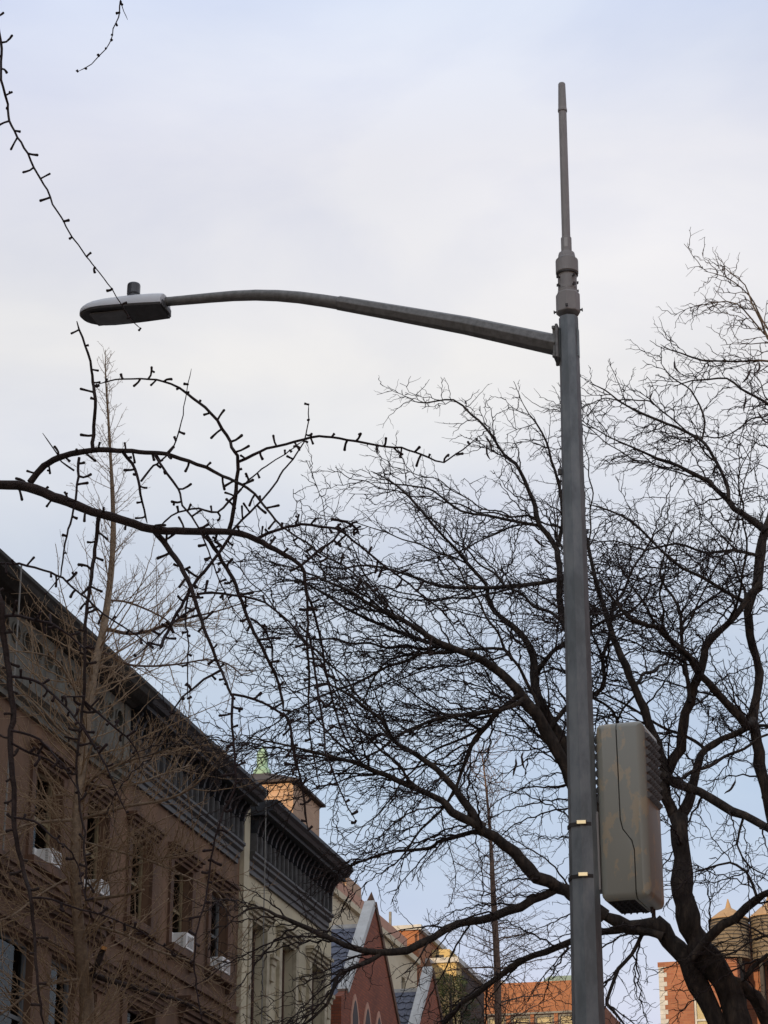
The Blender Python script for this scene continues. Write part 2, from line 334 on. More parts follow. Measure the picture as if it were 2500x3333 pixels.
def bracket_cornice(parent, s0, s1, nb, mt1=M_black, mt2=M_slatepaint, y=YF, endl=True):
    m = MB()
    # architrave steps, frieze board, deep overhang
    m.prof([(y + .02, 13.50), (y - .06, 13.50), (y - .06, 13.60), (y - .10, 13.63), (y - .10, 13.73), (y - .17, 13.78), (y - .17, 13.84), (y - .22, 13.88), (y - .22, 13.93), (y + .02, 13.93)], s0, s1)
    c = m.build('cornice', mt2, parent)
    MB().box(s0 + .02, s1 - .02, y - .05, y + .02, 13.931, 14.72).build('frieze', mt1, c)
    MB().prof([(y + .02, 14.722), (y - .50, 14.722), (y - .50, 14.80), (y - .60, 14.82), (y - .64, 14.90), (y - .70, 14.96), (y - .70, 15.04), (y + .3, 15.06), (y + .3, 14.95), (y + .02, 14.9)], s0, s1).build('overhang', mt1, c)
    for i in range(nb):
        s = s0 + (s1 - s0) * (i + .5) / nb
        b = MB().prof([(y - .052, 13.94), (y - .20, 13.94), (y - .20, 14.36), (y - .052, 14.36)], s - .038, s + .038).prof([(y - .201, 13.95), (y - .22, 13.95), (y - .22, 14.34), (y - .201, 14.34)], s - .016, s + .016).build('bracket', M_bracket, c)
        MB().prof([(y - .052, 14.361), (y - .225, 14.361), (y - .24, 14.46), (y - .30, 14.60), (y - .36, 14.66), (y - .36, 14.715), (y - .052, 14.715)], s - .045, s + .045).build('shaded_console', mt1, b)  # upper bracket in black: the overhang's shadow put into the colour
    return c

# house with the weathered cornice and the bay (28.5 .. 38.66)
h1 = thing('brownstone_house', 'brown rowhouse under a weathered grey-green cornice pierced with round holes', 'house', 33.5, YF)
A = (34.75, 35.95); C1 = (37.1, 38.2); TOPZ = (10.97, 12.62)
ops = [(A[0], A[1], *TOPZ), (C1[0], C1[1], *TOPZ), (31.2, 32.4, *TOPZ), (37.0, 38.1, 6.6, 9.35)]
body(h1, 28.5, 38.66, 14.9, ops, M_brown)
for q in (A, C1, (31.2, 32.4)):
    surround(h1, *q, *TOPZ, M_brown2); hood(h1, q[0] - .12, q[1] + .12, 12.62, 12.92, M_brown2); sill(h1, *q, 10.97, M_brown2)
window(h1, *A, *TOPZ, wood=M_tanwood, curtain=[(.0, .35, .3)])
window(h1, *C1, *TOPZ, wood=M_tanwood, curtain=[(.0, .25, .25), (.3, 1, .82)])
window(h1, 31.2, 32.4, *TOPZ, wood=M_tanwood)
window(h1, 37.0, 38.1, 6.6, 9.35); hood(h1, 36.7, 38.4, 9.4, 9.95, M_brown2, n=5)
MB().box(36.6, 38.655, YF - .09, YF + .02, 10.55, 10.72).box(36.6, 38.655, YF - .13, YF + .02, 10.722, 10.80).build('belt_course', M_brown2, h1)
# weathered cornice: architrave, frieze pierced by round openings, cove and crown
c = MB().prof([(YF + .02, 13.28), (YF - .08, 13.28), (YF - .08, 13.38), (YF - .15, 13.42), (YF - .15, 13.5), (YF - .24, 13.56), (YF - .24, 13.64), (YF + .02, 13.64)], 28.5, 38.60).build('cornice', M_green, h1)
fm = MB(); yf = YF - .18; cell = .485; zlo, zhi = 13.642, 14.72; zc = 14.36; rr = .15
s = 28.6
while s + cell < 38.60:
    n = 20; ct = (s + cell / 2, zc); ring = []; sq = []
    for j in range(n):
        a = 2 * math.pi * j / n; ring.append((ct[0] + rr * math.cos(a), ct[1] + rr * math.sin(a)))
        dx, dz = math.cos(a), math.sin(a)
        tx = (cell / 2) / abs(dx) if abs(dx) > 1e-6 else 1e9; tz = ((zhi - zc) if dz > 0 else (zc - zlo)) / abs(dz) if abs(dz) > 1e-6 else 1e9
        k = min(tx, tz); sq.append((ct[0] + dx * k, ct[1] + dz * k))
    v = [(x, yf, z) for x, z in ring] + [(x, yf, z) for x, z in sq] + [(x, yf + .17, z) for x, z in ring]
    f = [(j, (j + 1) % n, n + (j + 1) % n, n + j) for j in range(n)] + [((j + 1) % n, j, 2 * n + j, 2 * n + (j + 1) % n) for j in range(n)]
    fm.add(v, f)
    for cx_, cz_ in ((s, zhi), (s + cell, zhi), (s, zlo), (s + cell, zlo)):     # square corners of the cell
        near = sorted(sq, key=lambda q: (q[0] - cx_) ** 2 + (q[1] - cz_) ** 2)[:2]
        fm.add([(cx_, yf, cz_), (near[0][0], yf, near[0][1]), (near[1][0], yf, near[1][1])], [(0, 1, 2)])
    fm.lathe([(0, 0)], k=3, caps=False) if False else None
    s += cell
fm.box(28.5, s, yf + .172, YF + .02, 13.642, 14.72)
fm.box(s + .002, 38.60, yf - .03, YF + .02, 13.642, 14.72)
fm.build('frieze', M_green, c)
s = 28.6
while s + cell < 38.60:
    rm = MB(); n = 20
    for rin, rout, yo in ((rr, rr + .035, .03),):
        v = []
        for j in range(n):
            a = 2 * math.pi * j / n; ca, sa = math.cos(a), math.sin(a); x0, z0 = s + cell / 2, zc
            v += [(x0 + rin * ca, yf - yo, z0 + rin * sa), (x0 + rout * ca, yf - yo, z0 + rout * sa), (x0 + rout * ca, yf, z0 + rout * sa), (x0 + rin * ca, yf + .02, z0 + rin * sa)]
        rm.add(v, [(4 * j + q, 4 * ((j + 1) % n) + q, 4 * ((j + 1) % n) + (q + 1) % 4, 4 * j + (q + 1) % 4) for j in range(n) for q in range(4)])
    rm.build('roundel', M_green, c, smooth=False); s += cell
MB().prof([(YF + .02, 14.722), (YF - .26, 14.722), (YF - .34, 14.76), (YF - .46, 14.78), (YF - .62, 14.86), (YF - .66, 14.94), (YF - .70, 14.98), (YF - .70, 15.04), (YF + .3, 15.06), (YF + .3, 14.95)], 28.5, 38.60).build('overhang', M_crown, c)
roof_slab(h1, 28.5, 38.66, 14.905, YF + .32, 27)
# the bay with its rounded end
bp_ = [(28.6, YF - .001), (28.6, YF - 1.2)]
def bay_plan(e, end=35.6):
    R_ = 1.1 + e; p = [(28.5, YF + .02), (28.5, YF - 1.2 - e), (34.45, YF - 1.2 - e)]
    p += [(34.45 + R_ * math.sin(a), YF - 1.2 - e + R_ * (1 - math.cos(a))) for a in np.linspace(.12, math.pi / 2, 10)]
    return p + [(34.45 + R_, YF + .02)]
bay = MB().plan(bay_plan(0), 8.97, 10.05)
bay.box(28.5, 30.95, YF - 1.2, YF, 0, 8.97).box(32.35, 33.05, YF - 1.2, YF, 0, 8.97).box(30.95, 34.45, YF - 1.15, YF, 0, 6.7)
bay.plan([(q[0] if q[0] > 34.0 else 34.1, q[1]) for q in bay_plan(-.002)], 0, 8.97)
bayo = bay.build('bay', M_brown, h1)
mm = MB()
for e_, z0, z1 in ((.05, 9.02, 9.10), (.10, 9.102, 9.2), (.04, 9.202, 9.42), (.10, 9.422, 9.50), (.17, 9.502, 9.58), (.24, 9.582, 9.70), (.30, 9.702, 9.80), (.34, 9.802, 9.88)): mm.plan(bay_plan(e_), z0, z1)
mm.build('moulding', M_brown2, bayo)
for a, b in ((30.95, 32.35), (33.05, 34.1)):
    window(h1, a, b, 6.7, 8.97, y=YF - 1.2, wood=M_greyframe, rec=.12, curtain=None if a < 32 else [(.0, .4, .03)], blind=True)

# house with the dark bracketed cornice (38.66 .. 46)
h2 = thing('brownstone_house', 'brown rowhouse with a dark bracketed cornice, left of the cream rowhouse', 'house', 42.3, YF)
cols = [(39.42, 40.55), (41.75, 42.88), (44.08, 45.2)]
low = [(39.5, 41.0), (42.9, 44.4)]
ops = [(a, b, *TOPZ) for a, b in cols] + [(a, b, 6.8, 9.5) for a, b in low]
body(h2, 38.662, 46.0, 14.95, ops, M_brown)
for i, (a, b) in enumerate(cols):
    surround(h2, a, b, *TOPZ, M_brown2); hood(h2, a - .12, b + .12, 12.62, 12.93, M_brown2); sill(h2, a, b, 10.97, M_brown2)
    window(h2, a, b, *TOPZ, wood=M_tanwood if i < 2 else M_greyframe, curtain=[(0, .3, .35)] if i == 0 else ([(0, .2, .5)] if i == 1 else None))
for a, b in low:
    hood(h2, a - .4, b + .4, 9.6, 10.1, M_brown2, n=5, step=.06); surround(h2, a, b, 6.8, 9.58, M_brown2, w=.25); window(h2, a, b, 6.8, 9.5)
MB().box(38.67, 45.99, YF - .07, YF + .02, 10.40, 10.52).build('belt_course', M_brown2, h2)
bracket_cornice(h2, 38.664, 45.72, 21)
roof_slab(h2, 38.664, 46.0, 14.955, YF + .32, 27)

# cream house (46 .. 53.3)
h3 = thing('cream_house', 'cream stucco rowhouse with a dark bracketed cornice and tall brown windows', 'house', 49.6, YF)
ccols = [(46.75, 47.85), (49.0, 50.1), (51.4, 52.5)]
CT = (9.95, 12.55)
ops = [(a, b, *CT) for a, b in ccols] + [(a, b, 5.4, 8.5) for a, b in ccols]
body(h3, 46.002, 53.3, 14.95, ops, M_cream)
for a, b in ccols:
    surround(h3, a, b, *CT, M_creamtrim, w=.2, p=.08); hood(h3, a - .14, b + .14, 12.55, 12.88, M_creamtrim); sill(h3, a, b, 9.95, M_creamtrim)
    window(h3, a, b, *CT, rec=.2, curtain=[(.1, .9, .55)]); window(h3, a, b, 5.4, 8.5); hood(h3, a - .14, b + .14, 8.55, 8.9, M_creamtrim)
pil = MB().box(46.004, 46.38, YF - .10, YF + .02, 0, 14.9)
pil.build('pilaster', M_cream, h3)
for q in (48.3, 50.65, 52.9):
    MB().box(q - .16, q + .16, YF - .12, YF + .02, 11.85, 11.98).box(q - .13, q + .13, YF - .085, YF + .02, 11.5, 11.849).box(q - .2, q + .2, YF - .17, YF + .02, 11.981, 12.06).build('wall_bracket', M_creamtrim, h3)
bracket_cornice(h3, 46.386, 52.75, 19)
roof_slab(h3, 46.002, 53.3, 14.955, YF + .32, 27)
MB().lathe([(.012, 4), (.012, 15.07)], (45.46, YF - .73), 8).build('hanging_cable', M_cable, h3)
MB().lathe([(.016, 4), (.016, 15.06)], (32.0, YF - .74), 8).build('hanging_cable', M_cable, h1)

# window air conditioners
def ac_unit(s, z, label, w=.44, h=.27, out_=.18):
    t = thing('air_conditioner', label, 'air conditioner', s, YF, z, group='air conditioners in the top floor windows')
    b = MB().box(s - w / 2, s + w / 2, YF - out_, YF + .2, z, z + h).build('case', M_ac, t, bevel=.015)
    gm = MB()
    for i in range(8): gm.box(s - w / 2 - .006, s - w / 2 - .001, YF - out_ + .07, YF - .06, z + .05 + i * .028, z + .062 + i * .028)
    gm.build('side_grille', M_acgrille, b)
    gm = MB()
    for i in range(9): gm.box(s - w / 2 + .05, s + w / 2 - .05, YF - out_ - .006, YF - out_ - .001, z + .05 + i * .024, z + .060 + i * .024)
    gm.build('rear_grille', M_acgrille, b)
    MB().box(s - w / 2 - .1, s - w / 2 - .001, YF + .1, YF + .13, z, z + h).box(s + w / 2 + .001, s + w / 2 + .1, YF + .1, YF + .13, z, z + h).build('filler_panel', M_ac, t)
ac_unit(35.5, 10.985, 'white air conditioner in the top floor window nearest the left edge')
ac_unit(37.75, 10.985, 'white air conditioner in a window half hidden behind the tan trunk', out_=.2)
ac_unit(42.45, 10.985, 'boxy white air conditioner in the middle window under the dark bracketed cornice', h=.32)
ac_unit(44.75, 10.985, 'white air conditioner in the last brown window beside the cream house', h=.3, w=.5)
t = thing('roof_vent', 'small tan roof vent with a dark cap on the edge of the dark cornice', 'roof vent', 41.2, YF - .2, 15.06)
MB().lathe([(.07, 15.06), (.07, 15.26)], (41.2, YF - .2), 12).build('pipe', M_tan, t); MB().lathe([(.12, 15.262), (.12, 15.3), (.03, 15.38)], (41.2, YF - .2), 12).build('cap', M_bolt, t)
t = thing('wall_ornament', 'small yellow ornament with a green centre fixed beside the first cream house window', 'ornament', 48.0, YF - .02, 10.7)
pts = [(48.05 + .17 * (1 + .22 * math.cos(8 * a)) * math.cos(a), 10.72 + .19 * (1 + .22 * math.cos(8 * a)) * math.sin(a)) for a in np.linspace(0, 2 * math.pi, 32, endpoint=False)]
MB().add([(a, YF - .03, b) for a, b in pts] + [(a, YF - .001, b) for a, b in pts], [tuple(range(32)), tuple(range(63, 31, -1))] + [(i, 32 + i, 32 + (i + 1) % 32, (i + 1) % 32) for i in range(32)]).build('plate', M_yel, t)
MB().add([(48.05 - .08, YF - .045, 10.72), (48.05, YF - .045, 10.60), (48.05 + .08, YF - .045, 10.72), (48.05, YF - .045, 10.84), (48.05, YF - .032, 10.72)], [(0, 1, 2, 3), (0, 4, 1), (1, 4, 2), (2, 4, 3), (3, 4, 0)]).build('centre', M_grn, t)

# gabled brick houses beyond
def gabled(s0, label, name='gabled_brick_house', dz=0., yq=15.2, shrink=1.):
    t = thing(name, label, 'house', s0 + 3, yq, 0)
    pk = s0 + 3.25; zp = 15.45 + dz; zb = 12.9 + dz; hw = 2.55
    lanc = [(pk - 2.0, 12.62 + dz), (pk - .75, 12.64 + dz), (pk + .42, 12.62 + dz)]
    out_ = [(s0, 0), (s0 + 6.4, 0), (s0 + 6.4, zb - .4), (pk + hw, zb - .1), (pk, zp), (pk - hw, zb - .1), (s0, zb - .4)]
    MB().add([(a, yq, b) for a, b in out_] + [(a, yq + .20, b) for a, b in out_], [tuple(range(7)), tuple(range(13, 6, -1))] + [((i + 1) % 7, i, 7 + i, 7 + (i + 1) % 7) for i in range(7)]).build('wall', M_redbrick, t)
    MB().box(s0, s0 + 6.4, yq + .205, yq + 9, 0, zb - .5).build('rear_wall', M_redbrick, t)
    # lancet windows: pale arch, dark pointed opening set back in it
    def lanc_pts(cx_, zt, w, h):
        r_ = [(cx_ - w, zt - h), (cx_ + w, zt - h), (cx_ + w, zt - w * 1.6)]
        r_ += [(cx_ + w * (1 - q) ** .6 * 1.0 if q < 1 else cx_, zt - w * 1.6 * (1 - q)) for q in (.3, .6, .85, 1.)]
        r_ += [(2 * cx_ - a, b) for a, b in r_[-2:2:-1]] + [(cx_ - w, zt - w * 1.6)]
        return r_
    for cx_, zt in lanc:
        a_ = lanc_pts(cx_, zt + .16, .40, 2.3); b_ = lanc_pts(cx_, zt, .26, 2.2)
        n = len(a_)
        w = MB().add([(p, yq - .03, q) for p, q in a_] + [(p, yq + .002, q) for p, q in a_], [tuple(range(n))] + [((i + 1) % n, i, n + i, n + (i + 1) % n) for i in range(n)]).build('window_arch', M_pink, t)
        MB().add([(p, yq - .036, q) for p, q in b_] + [(p, yq - .031, q) for p, q in b_], [tuple(range(n))] + [((i + 1) % n, i, n + i, n + (i + 1) % n) for i in range(n)]).build('pane', M_black, w)
    # coping on both rakes
    for sgn in (-1, 1):
        a = np.array([pk + sgn * (hw + .12), zb - .22]); b = np.array([pk, zp]); d = (b - a) / np.linalg.norm(b - a); nn = np.array([-d[1], d[0]]) * (1 if sgn < 0 else -1)
        q = [a, b, b + nn * .14 + np.array([0, .06]), a + nn * .14]
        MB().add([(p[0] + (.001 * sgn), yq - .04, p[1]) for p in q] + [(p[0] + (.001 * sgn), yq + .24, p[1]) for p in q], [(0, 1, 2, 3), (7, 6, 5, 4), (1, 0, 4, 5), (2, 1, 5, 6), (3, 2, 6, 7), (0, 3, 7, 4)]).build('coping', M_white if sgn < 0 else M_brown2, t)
    MB().add([(pk - .14, yq - .06, zp - .02), (pk + .14, yq - .06, zp - .02), (pk + .14, yq + .26, zp - .02), (pk - .14, yq + .26, zp - .02), (pk, yq + .08, zp + .42)], [(0, 1, 4), (1, 2, 4), (2, 3, 4), (3, 0, 4), (3, 2, 1, 0)]).build('peak_stone', M_brown2, t)
    # slate slopes built of overlapping scalloped courses
    for sgn in (-1, 1):
        sm = MB(); ev = np.array([pk + sgn * 3.15, zb - .95]); rg = np.array([pk, zp - .5]); L = np.linalg.norm(rg - ev); d = (rg - ev) / L; nn = np.array([-d[1], d[0]]) * (1 if sgn < 0 else -1)
        nc = 13
        for ci in range(nc):
            a = ev + d * (L * ci / nc); b = ev + d * (L * min(nc, ci + 1.25) / nc); lift = nn * .03
            for yi in range(40):
                y0 = yq + .21 + (yi + (ci % 2) * .5) * .22; y1 = y0 + .214
                if y1 > yq + 9: break
                ym = (y0 + y1) / 2; rnd = .035
                p = [(a[0] + lift[0] + d[0] * rnd * 2, y0, a[1] + lift[1] + d[1] * rnd * 2), (a[0] + lift[0], ym, a[1] + lift[1]), (a[0] + lift[0] + d[0] * rnd * 2, y1, a[1] + lift[1] + d[1] * rnd * 2), (b[0], y1, b[1]), (b[0], y0, b[1])]
                sm.add(p, [(0, 1, 2, 3, 4) if sgn > 0 else (4, 3, 2, 1, 0)])
        sm.build('slate_roof', M_slate, t)
    MB().box(pk - .06, pk + .06, yq + .245, yq + 9, zp - .56, zp - .44).build('ridge', M_white, t)
    return t
gabled(55.35, 'steep red brick gable with white coping and blue slate roof, right beside the cream house')
gabled(62.0, 'second steep gable with white coping and slate roof, below the evergreen shrub', dz=-.45)

# taller buildings farther off
def block(name, label, cat, s0, s1, y0, y1, z1, mt, ops_f=(), ops_s=(), grp=None, roofmt=M_darkroof, parapet=None, frame=M_greyframe, blinds=()):
    """box building: front faces -s (ops in y,z), side faces the street (ops in s,z)"""
    t = thing(name, label, cat, (s0 + s1) / 2, (y0 + y1) / 2, 0, grp)
    m = MB()
    m.wall(y0, y1, 0, z1, s0, list(ops_f), dep=.8, at=lambda a, q, z: (q, a, z))
    m.wall(s0, s1, 0, z1, y0, list(ops_s), dep=.8)
    m.add([(s1, y0, 0), (s1, y1, 0), (s1, y1, z1), (s1, y0, z1)], [(0, 1, 2, 3)]).add([(s0, y1, 0), (s1, y1, 0), (s1, y1, z1), (s0, y1, z1)], [(0, 3, 2, 1)])
    m.build('wall', mt, t)
    MB().box(s0 + .002, s1 - .002, y0 + .002, y1 - .002, z1 - .3, z1 - .02).build('roof', roofmt, t)
    if parapet: MB().box(s0 - .12, s0 + .25, y0 - .12, y1, z1 + .001, z1 + .18).box(s0 + .25, s1, y0 - .12, y0 + .25, z1 + .001, z1 + .18).build('coping', parapet, t)
    for i, (a, b, c, d) in enumerate(ops_f):
        f = .09
        w = MB().box(s0 + .1, s0 + .18, a + .002, a + f, c, d).box(s0 + .1, s0 + .18, b - f, b - .002, c, d).box(s0 + .1, s0 + .18, a + f, b - f, c, c + f).box(s0 + .1, s0 + .18, a + f, b - f, d - f, d).box(s0 + .11, s0 + .17, a + f, b - f, (c + d) / 2 - .04, (c + d) / 2 + .04).build('window', frame, t)
        MB().box(s0 + .13, s0 + .15, a + f, b - f, c + f, (c + d) / 2 - .04).box(s0 + .13, s0 + .15, a + f, b - f, (c + d) / 2 + .04, d - f).build('pane', M_glass, w)
        if i in blinds:
            MB().box(s0 + .2, s0 + .22, a + f, b - f, c + f, d - f).build('blind', M_blind, w)
    for i, (a, b, c, d) in enumerate(ops_s):
        f = .08
        w = MB().box(a, a + f, y0 + .1, y0 + .17, c, d).box(b - f, b, y0 + .1, y0 + .17, c, d).box(a + f, b - f, y0 + .1, y0 + .17, c, c + f).box(a + f, b - f, y0 + .1, y0 + .17, d - f, d).build('window', frame, t)
        MB().box(a + f, b - f, y0 + .12, y0 + .14, c + f, d - f).build('pane', M_glass, w)
    return t

tw = block('tower', 'peach brick tower with a low dark roof and green copper finial behind the rowhouses', 'tower', 80.4, 84.0, 24.0, 27.6, 25.5, M_peach,
           ops_f=[(25.3, 26.0, 23.2, 24.3)], ops_s=[(81.3, 82.0, 22.2, 24.3), (82.7, 83.4, 22.2, 24.3)])
q = [(80.2, 23.8), (84.2, 23.8), (84.2, 27.8), (80.2, 27.8)]
MB().add([(a, b, 25.53) for a, b in q] + [(a, b, 25.62) for a, b in q] + [(82.2, 25.8, 26.55)], [(3, 2, 1, 0), (0, 1, 5, 4), (1, 2, 6, 5), (2, 3, 7, 6), (3, 0, 4, 7), (4, 5, 8), (5, 6, 8), (6, 7, 8), (7, 4, 8)]).build('eaves_roof', M_darkroof, tw)
MB().lathe([(.36, 26.35), (.34, 26.60), (.26, 26.68), (.22, 26.78), (.225, 27.18), (.245, 27.22), (.21, 27.30), (.13, 27.46), (.03, 27.54)], (82.2, 25.8), 16).build('finial', M_copper, tw)
MB().box(80.36, 80.4, 24.0, 27.6, 25.0, 25.1).box(80.34, 80.4, 24.0, 27.6, 25.25, 25.35).build('string_course', M_peach, tw)
block('apartment_block', 'orange brick wall with a plain edge showing just under the end of the dark cornice', 'building', 75, 77, 20.45, 36, 20.5, M_peach)
block('tan_building', 'long tan stucco building with small dark windows behind the red gables', 'building', 58, 73.0, 17.5, 30, 16.85, M_tan,
      ops_s=[(69.6, 70.3, 14.9, 15.5), (70.9, 71.4, 15.6, 16.1), (67.0, 67.6, 15.0, 15.6)], parapet=M_tan)
block('pink_building', 'pink stucco building with a dark roof edge rising behind the tan building', 'building', 66, 77.8, 19.0, 20.4, 18.8, M_pink,
      ops_s=[(74.0, 74.6, 17.3, 18.0), (75.2, 75.8, 17.3, 18.0), (76.4, 77.0, 17.3, 18.0)])
block('brick_bulkhead', 'small orange brick rooftop bulkhead with a white pipe, between the pink and yellow buildings', 'building', 79.0, 83, 18.87, 21.5, 19.35, M_orange, parapet=M_white)
MB().lathe([(.06, 15), (.06, 19.0)], (78.9, 19.5), 8).build('drain_pipe', M_white, bpy.data.objects['brick_bulkhead'])
MB().lathe([(.05, 16), (.05, 19.5)], (76.6, 19.3), 8).build('vent_pipe', M_cable, bpy.data.objects['pink_building'])
yb = block('yellow_building', 'sunlit yellow stucco building with a stepped top and street side coloured dark for shade', 'building', 80.05, 84.7, 17.75, 18.86, 18.35, M_yellow, parapet=M_white)
MB().box(81.0, 84, 18.2, 18.86, 18.354, 19.05).box(80.051, 84.7, 18.862, 24, 0, 17.6).build('upper_storey', M_yellow, yb)
MB().box(80.96, 81.0, 18.42, 18.72, 18.45, 18.85).build('window', M_black, yb)
MB().box(80.9, 84.72, 17.74, 17.749, 4, 18.3).build('side_shade', M_darkroof, yb)  # dark sheet colours the street side as if in shade
# long orange building across the end of the street
wf = []
for i in range(8): wf.append((15.95 + i * 1.0 + (.0 if i % 3 else .04), 15.95 + i * 1.0 + .84, 17.2, 19.15))
ob = block('school_building', 'long low orange brick building with a row of cream windows, behind the slender russet tree', 'building', 95, 112, 15.75, 32, 20.5, M_orange, ops_f=wf, frame=M_greyframe, blinds=(0, 1, 2, 3, 4))
MB().box(94.9, 95.2, 19.0, 21.6, 20.502, 20.6).build('white_cap', M_white, ob)
MB().box(94.93, 95.0, 15.75, 24, 19.16, 19.24).build('lintel', M_greyframe, ob)
q = [(96.5, 15.9), (110, 15.9), (110, 18.1), (96.5, 18.1)]
MB().add([(a, b, 20.5) for a, b in q] + [(96.5, 16.3, 21.0), (110, 16.3, 21.0), (110, 17.4, 21.0), (96.5, 17.4, 21.0)], [(0, 1, 5, 4), (1, 2, 6, 5), (2, 3, 7, 6), (3, 0, 4, 7), (4, 5, 6, 7)]).build('skylight_roof', M_greenroof, ob)
# right brick building with tanks
rb = block('brick_apartment_building', 'red-orange brick building with pale quoins and a cream window, behind the forked trunk at right', 'building', 95, 112, 9.3, 12.5, 21.05, M_orange2,
           ops_f=[(10.35, 11.15, 17.6, 19.68)], frame=M_white, blinds=(0,))
qm = MB()
for i in range(90): qm.box(94.97, 95.05, 12.5 - (.18 if i % 2 else .30), 12.53, 21.0 - (i + 1) * .19, 21.0 - i * .19 - .008)
qm.build('quoins', M_white, rb)
MB().box(94.95, 95.0, 9.3, 12.55, 20.85, 21.045).build('parapet_band', M_orange2, rb)
rb2 = block('tall_brick_building', 'taller orange brick building rising behind the water tanks at the right edge', 'building', 98, 114, -6, 9.45, 23.1, M_orange2, ops_f=[(7.3, 8.1, 19.5, 21.2), (5.3, 6.1, 19.5, 21.2)], frame=M_greyframe)
def tank(s, y, z0, z1, zr, zt, r_, label):
    t = thing('water_tank', label, 'water tank', s, y, z0, 'rooftop water tanks')
    b = MB().lathe([(r_ * 1.02, z0), (r_, z1)], (s, y), 28).build('tank_body', M_tank, t)
    hm = MB(); n = 11
    for i in range(n):
        z = z0 + (z1 - z0) * (1 - (1 - (i + .5) / n) ** 1.25); hm.lathe([(r_ * 1.035, z - .02), (r_ * 1.035, z + .02)], (s, y), 28)
    hm.build('hoop', M_hoop, b, kind='stuff')
    MB().lathe([(r_ * 1.1, z1 + .002), (r_ * 1.1, z1 + .04), (r_ * .5, (z1 + zr) / 2 + .12), (.14, zr), (.12, zr + .05), (.02, zt)], (s, y), 28).build('conical_roof', M_tankroof, t)
    lm = MB()
    for a in range(4):
        cx_, cy_ = s + r_ * .75 * math.cos(a * 1.571 + .78), y + r_ * .75 * math.sin(a * 1.571 + .78); lm.box(cx_ - .07, cx_ + .07, cy_ - .07, cy_ + .07, 18, z0)
    lm.build('support_frame', M_hoop, t)
tank(96.6, 9.68, 21.3, 22.95, 23.5, 23.9, .80, 'wooden water tank with orange cone roof, left of the other tank')
tank(97.2, 8.05, 21.3, 23.1, 23.75, 24.1, .80, 'wooden water tank cut off by the right edge of the photo')
# unseen buildings added around the viewer to shade the near street
def shade_building(name, label, s0, s1, y0, y1, z1, mt, face):
    t = thing(name, label, 'building', (s0 + s1) / 2, (y0 + y1) / 2, 0); yy = y0 if face < 0 else y1
    ops = [(s, s + 1.1, z, z + 1.9) for s in np.arange(s0 + 1.5, s1 - 2, 4.2) for z in np.arange(2.2, z1 - 3, 3.4)]
    m = MB().wall(s0, s1, 0, z1, yy, ops, dep=.6 * -face)
    yo = y1 if face < 0 else y0
    m.add([(s0, y0, 0), (s0, y1, 0), (s0, y1, z1), (s0, y0, z1)], [(0, 1, 2, 3)]).add([(s1, y0, 0), (s1, y1, 0), (s1, y1, z1), (s1, y0, z1)], [(0, 1, 2, 3)]).add([(s0, yo, 0), (s1, yo, 0), (s1, yo, z1), (s0, yo, z1)], [(0, 1, 2, 3)])
    m.build('wall', mt, t); MB().box(s0 + .01, s1 - .01, y0 + .01, y1 - .01, z1 - .3, z1 - .02).build('roof', M_darkroof, t)
    for a, b, c, d in ops[:100]:
        y_ = yy - face * .15; MB().box(a, b, min(y_, y_ - face * .02), max(y_, y_ - face * .02), c, d).build('window', M_glass, t)
shade_building('shade_rowhouse_terrace', 'brown terrace added past the left edge of the view, raised to shade the street', -28, 28.4, YF, 27, 20, M_brown, -1)
shade_building('shade_apartment_house', 'tall brick apartment house added unseen behind the viewer to shade the street', -110, -29, YF, 32, 26, M_redbrick, -1)
shade_building('shade_brick_terrace', 'brick terrace on the viewer\'s own side of the street, off to the right', -60, 60, -16, -6, 14, M_redbrick, 1)

# ------------------------------------------------------------------ street lamp, antenna, equipment box
LS, LY = 12.68, 2.07
def ngon_pts(r, n, ph): return [(r * math.cos(ph + 2 * math.pi * j / n), r * math.sin(ph + 2 * math.pi * j / n)) for j in range(n)]
lamp = thing('street_lamp', 'grey octagonal street lamp with a long curved arm and flat pale head', 'street lamp', LS, LY, 0)
PH = math.radians(-13) + (math.pi / 2 - ROT) + .02
mp_ = MB()
zs = [0.14, 8.24]; rz = lambda z: .129 - .0152 * (z - 0) * .515
rz = lambda z: (.176 + (.118 - .176) * (z - 3.9) / (8.1 - 3.9)) / 2 / .965
mp_.lathe([(rz(z), z) for z in (.14, 2, 4, 6, 7.5, 8.235)], (LS, LY), 8, PH)
pole = mp_.build('pole', M_galv, lamp)
mb_ = MB().box(LS - .2, LS + .2, LY - .2, LY + .2, .14, .17)
mb_.lathe([(.175, .17), (.17, .35), (.13, .42)], (LS, LY), 8, PH)
mb_.build('base', M_galv, lamp)
def street_tube(mb, pts, rad, k, ph=0., flat=1.):
    """tube along (y, z) points in the plane of the arm"""
    P = np.array(pts, float); T = np.gradient(P, axis=0); T /= np.linalg.norm(T, axis=1)[:, None]
    v = []
    for p, t_, r_ in zip(P, T, rad):
        for j in range(k):
            a = ph + 2 * math.pi * j / k; c_, s_ = math.cos(a) * r_, math.sin(a) * r_ * flat
            v.append((LS + c_, p[0] - t_[1] * s_, p[1] + t_[0] * s_))
    n = len(P); f = [(i * k + (j + 1) % k, i * k + j, (i + 1) * k + j, (i + 1) * k + (j + 1) % k) for i in range(n - 1) for j in range(k)] + [tuple(range(k)), tuple(range((n - 1) * k, n * k))[::-1]]
    return mb.add(v, f)
ab = [(LY + .075, 8.055), (2.72, 8.262), (3.2, 8.415), (3.56, 8.528)]
street_tube(MB(), ab, [.068, .060, .053, .048], 8, .2).build('arm_base', M_galvarm, lamp, bevel=.003, bseg=1)
